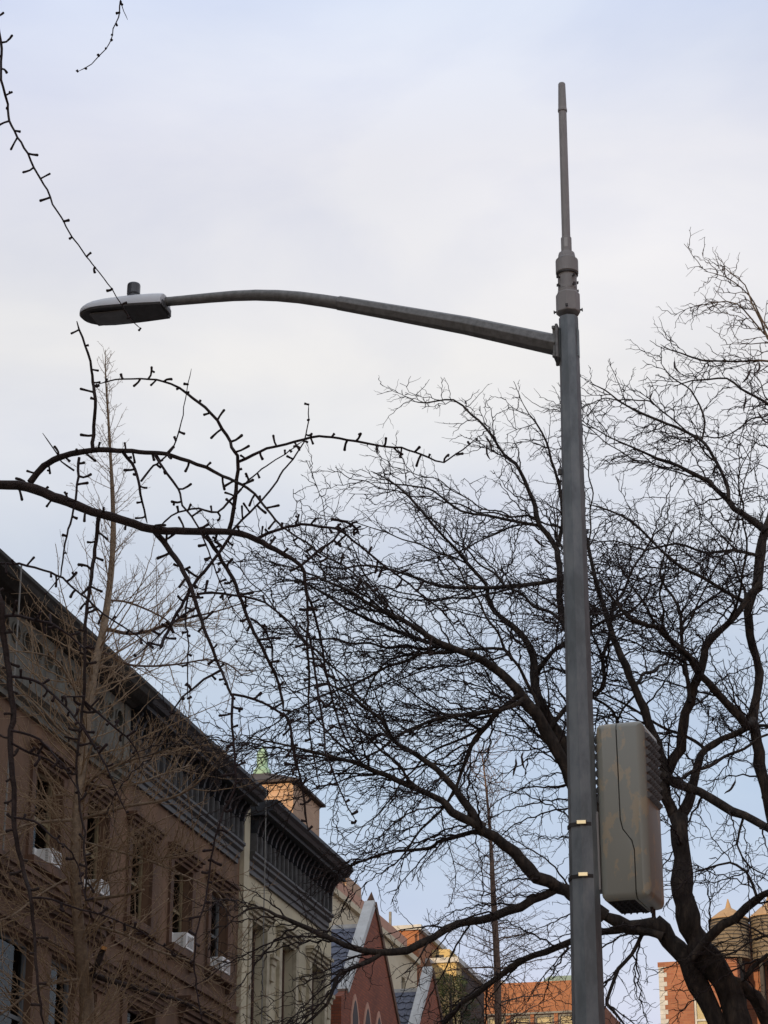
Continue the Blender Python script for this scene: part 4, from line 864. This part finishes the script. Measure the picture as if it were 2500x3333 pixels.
def limb(pts, w, dep, zoom=None, tw=1., name='limb', start=None, k=10):
    P, R = trace(pts, w, dep, zoom, .03); R = R * (.93 if name == 'trunk' else .86); P, R = kink(P, R, .014 if name == 'trunk' else .026)
    if start is not None: P, R = lead_in(start, P, R)
    P, R = smooth_path(P, R, .12)
    P[1:-1] += rng.normal(0, 1, (len(P) - 2, 3)) * np.minimum(.012, R[1:-1] * .16)[:, None]; R = R * (1 + .055 * rng.normal(size=len(R)).clip(-1.5, 2)); R[-1] = R[-1] if name == 'trunk' else max(R[-1] * .6, .003)
    t = TB(); t.tube(P, R, k if R[0] > .02 else 6)
    if R[0] > .09:                              # burls and old branch collars on the trunks
        for _ in range(int(len(P) * .22)):
            i = rng.integers(2, len(P) - 1); d = nrm(rng.normal(size=3)); r_ = R[i]; c_ = P[i] + d * r_ * .55
            t.tube([c_ - d * r_ * .3, c_, c_ + d * r_ * .42, c_ + d * r_ * .55], [r_ * .6, r_ * .52, r_ * .38, r_ * .12], 8)
    limbs.append((P, R, tw)); return t.build(name, M_bark2, lc)
gb = np.array(lc.location)
limb([(980, 2003), (750, 1500), (560, 1150), (350, 850), (120, 620)], [62, 66, 66, 60, 56], [26, 26, 26.1], K5, .2, 'trunk', start=(gb + [-.05, .03, 1.9], .17), k=14)
limb([(1290, 2250), (1250, 2003), (1150, 1600), (950, 1250), (780, 1050), (700, 900), (610, 690), (540, 400), (500, 100), (480, -250), (460, -620), (455, -770)], [88, 84, 78, 82, 84, 74, 76, 78, 62, 58, 60], [26, 25.8, 25.8, 25.9], K5, .2, 'trunk', start=(gb, .26), k=14)
limb([(1560, 2450), (1659, 1930), (1400, 1560), (1180, 1420)], [54, 50, 44, 34], [26.3, 26.1, 25.9], K5, .1, 'trunk', start=(gb + [.05, .1, 1.0], .19), k=14)
# crossing limb up to the right
limb([(600, 1150), (900, 800), (1200, 560), (1500, 320), (1700, 210), (2100, 60)], [30, 34, 34, 28, 24, 20], [25.7, 25.4, 25.0], K5, .8)
# left stem carried on behind the box, long low limbs
limb([(1970, 2982), (1862, 2913), (1822, 2888), (1744, 2852), (1672, 2774), (1575, 2701), (1533, 2641), (1479, 2563), (1424, 2508), (1334, 2442), (1274, 2406), (1249, 2348), (1187, 2300), (1129, 2257), (1060, 2225), (1000, 2238), (940, 2260)], [50, 47, 46, 46, 44, 36, 30, 26, 22, 18, 16, 14, 12, 10, 8, 6, 4], [26.1, 25.6, 25.2, 24.8], None, 1)
limb([(2140, 3008), (2050, 3022), (1970, 2982)], [54, 52, 50], [26.1, 26.1], None, .2)
limb([(1575, 2698), (1473, 2641), (1442, 2605), (1382, 2581), (1292, 2539), (1189, 2496), (1141, 2478), (1021, 2448), (900, 2418), (800, 2400)], [36, 30, 26, 22, 20, 18, 14, 10, 7, 4], [25.6, 25.2, 24.6], None, 1)
limb([(1570, 2713), (1533, 2710), (1473, 2728), (1424, 2740), (1400, 2762), (1292, 2771), (1225, 2786), (1159, 2810), (1080, 2840)], [20, 16, 14, 12, 10, 8, 5], [25.6, 26, 26.4], None, 1)
limb([(1900, 2928), (1830, 2893), (1774, 2912), (1653, 2967), (1563, 2997), (1491, 3009), (1412, 3051), (1322, 3093), (1231, 3102), (1159, 3087), (1051, 3045), (960, 3003), (900, 2979), (850, 2955), (800, 2962), (770, 2990)], [30, 30, 30, 32, 30, 28, 26, 24, 20, 18, 14, 10, 8, 5], [26, 25.8, 25.4, 25], None, 1)
limb([(1240, 3104), (1201, 3129), (1141, 3153), (1099, 3177), (1087, 3213), (1063, 3268), (1021, 3310), (978, 3343)], [18, 16, 14, 12, 10, 9], [25.5, 25.3], None, 1)
limb([(2160, 3050), (2110, 3034), (2037, 3024), (1963, 3034), (1864, 3057), (1804, 3087), (1708, 3123), (1623, 3178), (1563, 3226), (1509, 3262), (1467, 3310), (1430, 3350)], [34, 26, 24, 24, 24, 22, 21, 20, 17, 15, 14], [26, 26.4, 26.9], None, 1)
limb([(2090, 3040), (2057, 3106), (2013, 3155), (1989, 3217), (1975, 3261), (1989, 3280), (2037, 3340)], [16, 14, 13, 12, 11, 10], [26.2, 26.0], None, 1)
# middle stem and its forks
limb([(2211, 2675), (2182, 2623), (2163, 2575), (2163, 2517), (2148, 2455), (2124, 2382), (2095, 2310), (2066, 2238), (2038, 2170), (2009, 2103), (1984, 2040), (1963, 1972), (1941, 1900), (1920, 1800), (1900, 1700), (1905, 1600)], [46, 42, 40, 42, 38, 34, 32, 30, 28, 25, 22, 20, 16, 13, 9, 5], [25.9, 26.2, 26.8], None, .9)
limb([(2160, 2525), (2187, 2488), (2211, 2440), (2225, 2358), (2245, 2286), (2259, 2233), (2283, 2170), (2298, 2107), (2341, 2054), (2389, 2011), (2423, 1958), (2455, 1914)], [42, 38, 38, 36, 34, 32, 30, 26, 24, 22, 20], [26.1, 25.7, 25.4], None, .8)
limb([(2211, 2680), (2235, 2623), (2254, 2551), (2274, 2479), (2293, 2440), (2351, 2406), (2423, 2373), (2455, 2355)], [46, 38, 32, 28, 24, 24, 26], [25.9, 26.1, 26.2], None, .7)
limb([(2163, 2522), (2206, 2551), (2279, 2580), (2351, 2623), (2423, 2657), (2500, 2696), (2600, 2760)], [40, 36, 34, 32, 30, 28], [26, 25.5, 25], None, .7)
limb([(2600, 3100), (2560, 2850), (2515, 2680), (2495, 2590), (2471, 2455), (2457, 2382), (2452, 2334), (2467, 2262), (2471, 2189), (2462, 2141), (2443, 2069), (2433, 1996), (2452, 1924), (2467, 1897), (2475, 1796), (2492, 1724), (2530, 1600), (2570, 1450), (2585, 1300), (2560, 1170), (2500, 1101), (2478, 1049), (2448, 988), (2425, 928), (2380, 890), (2358, 872)], [52, 50, 46, 44, 42, 40, 38, 32, 32, 30, 30, 30, 36, 38, 38, 34, 26, 20, 16, 14, 10, 8, 6, 5, 4, 3], [26.3, 26.2, 26, 26, 25.8], None, .8, start=(gb + [.06, .06, 1.5], .15))
limb([(2452, 2345), (2428, 2358), (2351, 2271), (2279, 2199), (2245, 2141), (2182, 2083), (2148, 2050), (2110, 2035), (2057, 2016), (2033, 1996), (1989, 1939), (1950, 1880)], [34, 32, 30, 28, 26, 24, 20, 18, 15, 12, 8, 5], [26.1, 25.2, 24.6], None, 1)
limb([(2492, 1728), (2446, 1691), (2391, 1657), (2365, 1623), (2306, 1568), (2256, 1543), (2205, 1514), (2138, 1492), (2095, 1471), (2036, 1446), (1981, 1421), (1901, 1374)], [32, 26, 24, 22, 17, 16, 14, 12, 9, 7, 5, 4], [25.9, 25.6, 25], None, 1)
limb([(2372, 1628), (2361, 1564), (2332, 1505), (2306, 1459), (2273, 1425), (2201, 1391), (2146, 1370), (2070, 1336), (2011, 1303), (1969, 1269), (1918, 1248)], [16, 15, 13, 12, 11, 10, 8, 6, 4], [25.7, 26.2], None, 1)
limb([(2285, 1430), (2294, 1374), (2277, 1319), (2247, 1269), (2218, 1248), (2180, 1222), (2150, 1180)], [8, 8, 7, 6, 4], [25.9, 25.6], None, 1)
limb([(2580, 1370), (2500, 1315), (2458, 1290), (2412, 1265), (2365, 1231), (2306, 1235), (2251, 1239), (2190, 1260)], [14, 11, 9, 8, 6, 4], [26, 25.6], None, 1)
limb([(2575, 1210), (2500, 1176), (2399, 1176), (2285, 1172), (2220, 1150), (2180, 1138), (2150, 1121)], [12, 9, 8, 6, 4], [26, 26.4], None, 1)
limb([(2545, 1140), (2480, 1040), (2441, 964), (2366, 904), (2291, 882)], [8, 7, 5, 3], [26, 26.3], None, .9)
limb([(2490, 1090), (2400, 990), (2330, 985), (2280, 1000)], [6, 5, 3], [26, 25.7], None, .9)
# crown left of the pole
limb([(2120, 2960), (2060, 2880), (1990, 2760), (1920, 2650), (1852, 2541), (1775, 2382), (1741, 2319), (1703, 2276), (1654, 2209), (1606, 2170), (1534, 2131), (1462, 2107), (1399, 2074), (1317, 2021), (1221, 1977), (1148, 1929), (1060, 1890), (960, 1850), (880, 1830)], [52, 48, 46, 44, 46, 46, 44, 42, 36, 32, 28, 25, 22, 18, 14, 12, 9, 6, 4], [26.1, 26.3, 26, 25.2, 24.5], None, 1)
limb([(2010, 2800), (1930, 2600), (1852, 2455), (1799, 2358), (1741, 2238), (1741, 2160), (1722, 2103), (1664, 2035), (1611, 1992), (1587, 1939), (1582, 1899), (1524, 1836), (1495, 1798), (1428, 1730), (1356, 1644), (1293, 1581), (1245, 1552), (1206, 1533)], [44, 42, 40, 38, 34, 30, 26, 22, 18, 16, 14, 13, 12, 11, 10, 8, 6, 4], [26.3, 26.8, 27, 26.6, 26.2], None, 1)
limb([(1852, 2455), (1862, 2250), (1850, 2060), (1823, 2000), (1818, 1817), (1804, 1769), (1756, 1711), (1741, 1648), (1708, 1566), (1679, 1509), (1582, 1393), (1534, 1349), (1476, 1301), (1389, 1311), (1340, 1305)], [34, 30, 27, 25, 24, 22, 20, 16, 13, 11, 9, 7, 6, 4], [26.8, 27.2, 27.4, 27.2], None, 1)
limb([(1816, 1780), (1833, 1682), (1818, 1576), (1794, 1499), (1780, 1441), (1746, 1378), (1722, 1349), (1690, 1290)], [16, 14, 11, 9, 7, 5, 3], [27.4, 27.0], None, 1)
limb([(1756, 1711), (1679, 1697), (1582, 1677), (1500, 1663), (1413, 1600), (1370, 1586), (1293, 1576), (1210, 1570)], [14, 12, 9, 8, 6, 4], [27.3, 26.6], None, 1)
limb([(1846, 1880), (1751, 1899), (1634, 1910), (1534, 1914), (1380, 1890), (1307, 1865), (1200, 1840), (1100, 1850), (1020, 1830)], [18, 16, 14, 11, 9, 7, 5], [27.3, 26.4, 25.6], None, 1)
limb([(1703, 2276), (1654, 2305), (1534, 2324), (1437, 2334), (1370, 2358), (1283, 2401), (1240, 2440), (1180, 2470), (1110, 2520)], [20, 17, 15, 13, 11, 9, 7, 5], [26, 25.6, 25.2], None, 1)
limb([(1690, 2262), (1611, 2329), (1548, 2406), (1524, 2455), (1500, 2517), (1457, 2614), (1370, 2700), (1330, 2760), (1290, 2810)], [22, 20, 18, 15, 12, 9, 7, 5], [26, 26.3, 26.6], None, 1)
limb([(1669, 2150), (1640, 2112), (1563, 2112), (1437, 2122), (1307, 2136), (1245, 2165), (1206, 2228), (1180, 2290)], [14, 12, 10, 8, 7, 5], [26.4, 26.0], None, 1)
limb([(1457, 2112), (1340, 2070), (1245, 2035), (1148, 1992), (1100, 1963), (1000, 1900), (930, 1890), (880, 1905)], [15, 13, 11, 9, 7, 5], [25.8, 25.0], None, 1)
limb([(1741, 2200), (1790, 2130), (1835, 2095), (1900, 2060), (1990, 2010), (2060, 1985), (2110, 1930), (2120, 1870)], [18, 16, 15, 13, 11, 8, 5], [26.8, 26, 25.5], None, 1)
limb([(1780, 2380), (1850, 2300), (1960, 2240), (1960, 2140), (1990, 1990), (2060, 1850), (2130, 1740), (2180, 1700)], [20, 18, 16, 13, 10, 7, 5], [26.5, 27, 27.3], None, 1)
limb([(1862, 2240), (1990, 2310), (2020, 2420), (2000, 2520)], [12, 10, 8, 5], [27.2, 27.5], None, 1)
limb([(2245, 2286), (2235, 2190), (2220, 2100), (2215, 2000), (2190, 1940), (2150, 1880), (2170, 1780), (2200, 1700)], [16, 15, 14, 12, 9, 7, 5], [25.6, 26.4], None, 1)
limb([(2423, 1958), (2350, 1920), (2290, 1880), (2220, 1850), (2150, 1790), (2060, 1700), (1980, 1660), (1910, 1640)], [16, 14, 12, 10, 8, 5], [25.5, 25, 24.6], None, 1)
limb([(2475, 1810), (2390, 1790), (2300, 1800), (2200, 1770), (2100, 1790), (2000, 1760), (1920, 1770)], [14, 12, 10, 8, 6, 4], [25.9, 26.3], None, 1)
limb([(2500, 3106), (2450, 3151), (2425, 3188)], [14, 18, 20], [25.8, 25.8], None, .8)
limb([(2462, 2915), (2438, 2851), (2414, 2827), (2375, 2807), (2303, 2827), (2254, 2841)], [12, 10, 9, 8, 5], [25.1, 25.3], None, 1)
limb([(2520, 3040), (2450, 3060), (2390, 3100), (2330, 3110), (2290, 3080)], [10, 8, 6, 4], [25.5, 25.2], None, .9)
limb([(2420, 2660), (2400, 2750), (2440, 2820), (2500, 2850)], [9, 7, 5], [25.4, 25.2], None, .9)
limb([(2080, 2250), (1990, 2380), (1960, 2330), (1900, 2330)], [9, 7, 4], [26.5, 26.9], None, .8)

# crooked secondary limbs sweeping out from the main ones into the crown
base = list(limbs); nsec = 0
while nsec < 46:
    P, R, tw = base[rng.integers(len(base))]
    if tw < .6: continue
    i = rng.integers(1, len(P) - 1); p = P[i]; r = R[i]
    if r < .02 or p[2] < 8.2: continue
    left = p[0] < 2.4
    T = nrm(P[i + 1] - P[i - 1]); d = side_dir(T, 30, 70, .6, .05); d = nrm(d + np.array([-.7 if left else rng.normal(-.1, .4), 0, rng.normal(.1, .2) if p[2] < 11 else rng.normal(-.15, .15)]))
    L = 1.2 + 2.0 * rng.random(); q = zig(p, d, L, max(6, int(L / .22)), .16, (-.3 if left else 0, 0, rng.normal(-.1, .35)), .13)
    r0 = min(.022, r * .55); q, rr = smooth_path(q, np.linspace(r0, .005, len(q)), .07)
    t = TB(); t.tube(q, rr * (1 + .05 * rng.normal(size=len(rr))), 6); t.build('limb', M_bark2, lc); limbs.append((q, rr, .75)); nsec += 1
TW = TB(); TW2 = TB()
L1C = L2C = L3C = 0
for P, R, tw in limbs:
    cum = cumlen(P); tot = cum[-1]; s = .08
    while s < tot:
        p, T, i = at_len(P, cum, s); r = R[min(i, len(R) - 1)]
        dens = (1.7 if r > .07 else 3.4 if r > .035 else 5.6) * tw
        if tw < .5: dens = .5
        s += (.55 + .9 * rng.random()) / max(dens, .3)
        L = (.6 + 1.3 * rng.random()) * (1.0 if r > .012 else .6)
        low = p[2] < 9.4; up = p[2] > 11.8; L *= .52 if up else 1.
        d = side_dir(T, 28, 75, .65, -.15 if low else 0.); d = nrm(d + np.array([-.3, 0, -.12 if up else 0]))
        q = zig(p, d, L, max(5, int(L / .085)), .30, (-.15, 0, -.6 if low else rng.normal(.05, .35)), .09)
        r1 = min(.0125, max(.0060, r * .5)); TW.tube(q, np.linspace(r1, .0036, len(q)), 4); L1C += 1
        c1 = cumlen(q); s1 = .05 + .05 * rng.random()
        while s1 < c1[-1]:
            p2, T2, _ = at_len(q, c1, s1); s1 += .07 + .11 * rng.random()
            L2 = (.15 + .62 * rng.random() ** 1.3) * (1 - .4 * s1 / c1[-1]); d2 = side_dir(T2, 30, 75, .45, 0)
            q2 = zig(p2, d2, L2, max(3, int(L2 / .06)), .34, (-.1, 0, rng.normal(-.15 if low else .0, .4)), .12)
            TW.tube(q2, np.linspace(.0060, .0029, len(q2)), 3); L2C += 1
            c2_ = cumlen(q2); s2 = .03 + .04 * rng.random()
            while s2 < c2_[-1]:
                p3, T3, _ = at_len(q2, c2_, s2); s2 += .06 + .09 * rng.random()
                L3 = .025 + .17 * rng.random() ** 1.8; q3 = zig(p3, side_dir(T3, 35, 80, .2), L3, 2 if L3 < .07 else 4, .22)
                TW2.tube(q3, np.linspace(.0033, .0019, len(q3)), 3); L3C += 1
print('locust twigs', len(limbs), L1C, L2C, L3C)
TW.build('small_branches', M_twig2, lc, kind='stuff'); TW2.build('twigs', M_twig2, lc, kind='stuff')
for x, y in ((2197, 1193), (2126, 1296), (2428, 1307), (2468, 1360), (1582, 1440), (1586, 1462), (2445, 1220), (2470, 1195), (1740, 1770), (1703, 2470), (1680, 2490), (2395, 2560), (1410, 2090)):
    P0 = px(x, y, 25.6 + rng.normal(0, .3)); d = np.array([rng.normal(0, .35), 0, -1.]); q = zig(P0 + [0, 0, .08], d, .22, 7, .1, (rng.normal(0, .8), 0, .2), .16)
    t = TB(); t.tube(np.vstack([P0 + [0, 0, .13], q]), [.002, .004, .011, .013, .013, .013, .012, .009, .003], 6); t.build('seed_pod', M_pod, lc)

# ---- pale ginkgo in front of the brown houses
pg = thing('ginkgo_tree', 'tan-trunked bare ginkgo with fine pale twigs in front of the brown rowhouses', 'tree', world=tuple(SW(26.4, 10.5, .14)))
def streetdep(x, y, lat):                      # forward distance at which a pixel lies in the plane lat metres left of the street axis
    r_ = px(x, y, 1.0) - np.array([0, 0, 1.6]); return lat / (r_ @ EL)
TR = [(170, 3600), (279, 3333), (262, 3080), (245, 2850), (255, 2600), (268, 2480), (290, 2300), (309, 2170), (339, 2034), (360, 1880), (369, 1733), (366, 1600), (361, 1507), (352, 1350), (344, 1230), (343, 1140)]
Pt = np.array([px(a, b, streetdep(a, b, 10.5)) for a, b in TR]); kx = pxm(27.5)
Rt = np.array([52, 46, 40, 34, 31, 30, 29, 27, 24, 21, 18, 14, 11, 8, 5, 2]) / 2 * kx
Pt, Rt = smooth_path(np.vstack([np.array(pg.location), Pt]), np.hstack([.14, Rt]), .15)
t = TB(); t.tube(Pt, Rt * (1 + .04 * rng.normal(size=len(Rt))), 12); t.build('trunk', M_bark3, pg)
DG = lambda x, y: streetdep(x, y, 10.5)
pgl = []
def plimb(pts, w, dd, name='limb', bark=None, tw=1.):
    d0 = DG(*pts[0]); P, R = trace(pts, w, [d0, d0 + dd], None, .05); P, R = smooth_path(P, R, .1)
    t = TB(); t.tube(P, R, 8); t.build(name, bark or M_bark3, pg); pgl.append((P, R, tw))
plimb([(350, 2048), (422, 2063), (485, 2054), (540, 2033), (612, 2012), (700, 1991), (800, 1960)], [13, 11, 10, 8, 6, 4], -1.2, bark=M_bark4)
plimb([(359, 1955), (401, 1957), (464, 1978), (527, 2008), (570, 2040)], [8, 7, 6, 4], .9, bark=M_bark4)
plimb([(320, 2115), (370, 2140), (422, 2164), (506, 2168), (591, 2160), (675, 2147), (740, 2160), (790, 2200)], [10, 8, 7, 6, 5, 4], -.5, bark=M_bark4)
plimb([(266, 2665), (329, 2648), (422, 2623), (527, 2606), (612, 2572), (680, 2510), (730, 2440)], [12, 11, 10, 8, 6, 4], -1.0)
plimb([(256, 2668), (169, 2673), (84, 2686), (0, 2720), (-90, 2740)], [11, 10, 8, 6], -.8)
plimb([(270, 2600), (180, 2590), (109, 2650), (40, 2760), (-40, 2830)], [9, 8, 7, 5], .6)
plimb([(278, 2931), (371, 2918), (420, 2910), (468, 2897)], [12, 11, 10, 9], -.9, tw=.6)
plimb([(300, 3172), (359, 3192), (422, 3209), (506, 3235), (591, 3260), (700, 3315), (780, 3370)], [20, 17, 14, 12, 9, 7], -1.3, bark=M_bark1)
plimb([(285, 3200), (300, 3165), (318, 3135), (333, 3095), (337, 3088)], [22, 20, 19, 19], -.5, bark=M_bark1, tw=0)
plimb([(255, 3188), (169, 3201), (118, 3218), (63, 3256), (0, 3302), (-60, 3330)], [10, 9, 8, 6], -.8)
plimb([(258, 2840), (200, 2870), (118, 2920), (40, 2980), (-50, 3010)], [9, 8, 7, 5], -1.1)
plimb([(258, 2930), (150, 2960), (60, 2985), (-60, 3060)], [8, 8, 7, 5], .8)
plimb([(280, 2900), (340, 2850), (430, 2820), (540, 2790), (640, 2770)], [8, 7, 6, 4], -1.4)
plimb([(262, 2560), (360, 2500), (440, 2470), (540, 2440), (610, 2390)], [9, 8, 6, 4], -1.5)
plimb([(262, 2540), (330, 2560), (430, 2555), (530, 2520), (620, 2490)], [9, 8, 6, 4], .8)
plimb([(270, 2740), (380, 2770), (480, 2800), (600, 2850), (700, 2900), (740, 2960)], [8, 7, 6, 5], -1.8)
plimb([(290, 3010), (400, 3040), (500, 3090), (620, 3130), (720, 3180)], [9, 8, 7, 5], -1.6)
plimb([(270, 2420), (200, 2380), (130, 2300), (60, 2240), (0, 2200)], [8, 7, 6, 4], -.7)
plimb([(285, 2330), (220, 2200), (170, 2140), (60, 2120), (0, 2130)], [8, 7, 5, 4], -1.0)
c_ = px(337, 3090, DG(285, 3200) - .5); 
t = TB(); t.tube([c_ - [0, 0, .01], c_ + [.01, 0, .03], c_ + [.012, 0, .035]], [.036, .035, .02], 10); t.build('cut_face', M_cut, pg)
TW = TB(); LB = TB()
def gtwigs(p, T, L, r, t, t2, pitch=.055, up=.3, long=.22):
    """ginkgo shoot with short ascending side twigs and tiny spurs"""
    q = zig(p, T, L, max(4, int(L / .09)), .06, (0, 0, up), .06); t.tube(q, np.linspace(r, max(.0018, r * .35), len(q)), 5 if r > .008 else 4)
    c = cumlen(q); s = .03
    while s < c[-1]:
        p2, T2, _ = at_len(q, c, s); s += pitch * (.5 + rng.random())
        if rng.random() < .45: L2 = .02 + .03 * rng.random(); t2.tube([p2, p2 + side_dir(T2, 45, 80, 0, .2) * L2], [.0022, .0018], 3)
        else:
            L2 = long * (.3 + .9 * rng.random()); q2 = zig(p2, side_dir(T2, 35, 65, 0, .45), L2, max(3, int(L2 / .06)), .08, (0, 0, .3), .06); t2.tube(q2, np.linspace(.0032, .0019, len(q2)), 3)
            c2_ = cumlen(q2); s2 = .03
            while s2 < c2_[-1]:
                p3, T3, _ = at_len(q2, c2_, s2); s2 += .03 + .04 * rng.random(); t2.tube([p3, p3 + side_dir(T3, 45, 80) * (.012 + .022 * rng.random())], [.002, .0016], 3)
for P, R, tw in pgl:
    c = cumlen(P); s = .1
    while s < c[-1] and tw:
        p, T, _ = at_len(P, c, s); s += (.04 + .06 * rng.random()) / tw
        gtwigs(p, side_dir(T, 35, 75, 0, .5), .3 + .7 * rng.random(), .0070, LB, TW, .055, .35, .24)
c = cumlen(Pt); s = 0
while s < c[-1] - .05:
    p, T, _ = at_len(Pt, c, s); z = p[2]
    if z < 4.5: s += .3; continue
    top = min(1, max(0, (z - 11.6) / 4))
    s += .026 + .03 * rng.random()
    a = rng.random() * 2 * math.pi; el = .25 + .5 * rng.random() + .35 * top; d = np.array([math.cos(a) * math.cos(el), math.sin(a) * math.cos(el), math.sin(el)])
    L = (.9 + 1.2 * rng.random()) if z < 11.5 else (.25 + .95 * rng.random()) * (1.15 - top)
    gtwigs(p, d, L, .004 + .006 * (1 - top) * (L / 1.5), LB, TW, .075, .45 if z > 10 else .2, .22 * (1.1 - .6 * top))
LB.build('shoots', M_twig3, pg, kind='stuff'); TW.build('twigs', M_twig3, pg, kind='stuff')

# ---- slender russet tree farther down the street
rt = thing('young_ginkgo_tree', 'slender russet-barked bare street tree rising in front of the long orange brick building', 'tree', world=tuple(SW(51.5, 10.5, .14)))
TR = [(1622, 3333), (1616, 3100), (1605, 2900), (1598, 2750), (1588, 2620), (1575, 2500), (1568, 2440)]
Pt = np.array([px(a, b, streetdep(a, b, 10.5)) for a, b in TR]); kx = pxm(52); Rt = np.array([23, 21, 17, 12, 8, 5, 2]) / 2 * kx
Pt, Rt = smooth_path(np.vstack([np.array(rt.location), Pt]), np.hstack([.13, Rt]), .2)
t = TB(); t.tube(Pt, Rt, 10); t.build('trunk', M_bark4, rt)
LB = TB(); TW = TB(); c = cumlen(Pt); s = 0
while s < c[-1] - .05:
    p, T, _ = at_len(Pt, c, s); z = p[2]
    if z < 8.5: s += .3; continue
    top = min(1, max(0, (z - 10.5) / 7)); s += .045 + .05 * rng.random()
    a = rng.random() * 2 * math.pi; el = .05 + .55 * rng.random() * (.5 + top); d = np.array([math.cos(a) * math.cos(el), math.sin(a) * math.cos(el), math.sin(el)])
    L = (2.3 - 1.9 * top) * (.45 + .7 * rng.random()); big = rng.random() < .36
    q = zig(p, d, L, max(4, int(L / .2)), .08, (0, 0, -.5 if big and z < 14 else .25), .07); LB.tube(q, np.linspace(.024 * (1.1 - top) if big else .013, .004, len(q)), 5)
    c1 = cumlen(q); s1 = .1
    while s1 < c1[-1]:
        p2, T2, _ = at_len(q, c1, s1); s1 += .08 + .1 * rng.random(); L2 = .2 + .6 * rng.random()
        q2 = zig(p2, side_dir(T2, 40, 80, 0, .1), L2, max(3, int(L2 / .1)), .12, (0, 0, rng.normal(-.1, .4)), .1); TW.tube(q2, np.linspace(.006, .0032, len(q2)), 3)
        c2_ = cumlen(q2); s2 = .05
        while s2 < c2_[-1]:
            p3, T3, _ = at_len(q2, c2_, s2); s2 += .06 + .07 * rng.random(); TW.tube([p3, p3 + side_dir(T3, 45, 85) * (.03 + .06 * rng.random())], [.0042, .003], 3)
LB.build('limbs', M_bark4, rt, kind='stuff'); TW.build('twigs', M_bark4, rt, kind='stuff')

# ---- evergreen on the roof edge below the yellow building
ev = thing('evergreen_shrub', 'bushy dark evergreen standing against the yellow building', 'shrub', 76, 17.2, 0)
b0 = SW(76.4, 17.15, 0)
t = TB(); t.tube([b0 + EZ * .1, b0 + EZ * 8, b0 + EZ * 14, b0 + EZ * 17.2], [.2, .16, .1, .03], 8)
ORG[ev.name] = np.array(ev.location); ev.rotation_euler = (0, 0, 0); t.build('trunk', M_bark1, ev)
v = []; f = []
for i in range(5200):
    z = 14.0 + 3.1 * rng.random() ** .8; rad = 1.0 * (1 - ((z - 14.0) / 3.5) ** 3.2) * (.35 + .65 * rng.random() ** .6) * (1 + .25 * math.sin(z * 9)); a = rng.random() * 2 * math.pi
    p = b0 + np.array([math.cos(a) * rad, math.sin(a) * rad, z]); d = nrm(np.array([math.cos(a), math.sin(a), .6]) + rng.normal(0, .5, 3)); u = nrm(np.cross(d, rng.normal(size=3))); L = .07 + .10 * rng.random()
    n_ = len(v); v += [p, p + d * L * .5 + u * .018, p + d * L, p + d * L * .5 - u * .018]; f.append((n_, n_ + 1, n_ + 2, n_ + 3))
m = MB(); m.V = [np.array(v)]; m.F = f; m.n = len(v); m.build('foliage', M_leaf, ev)
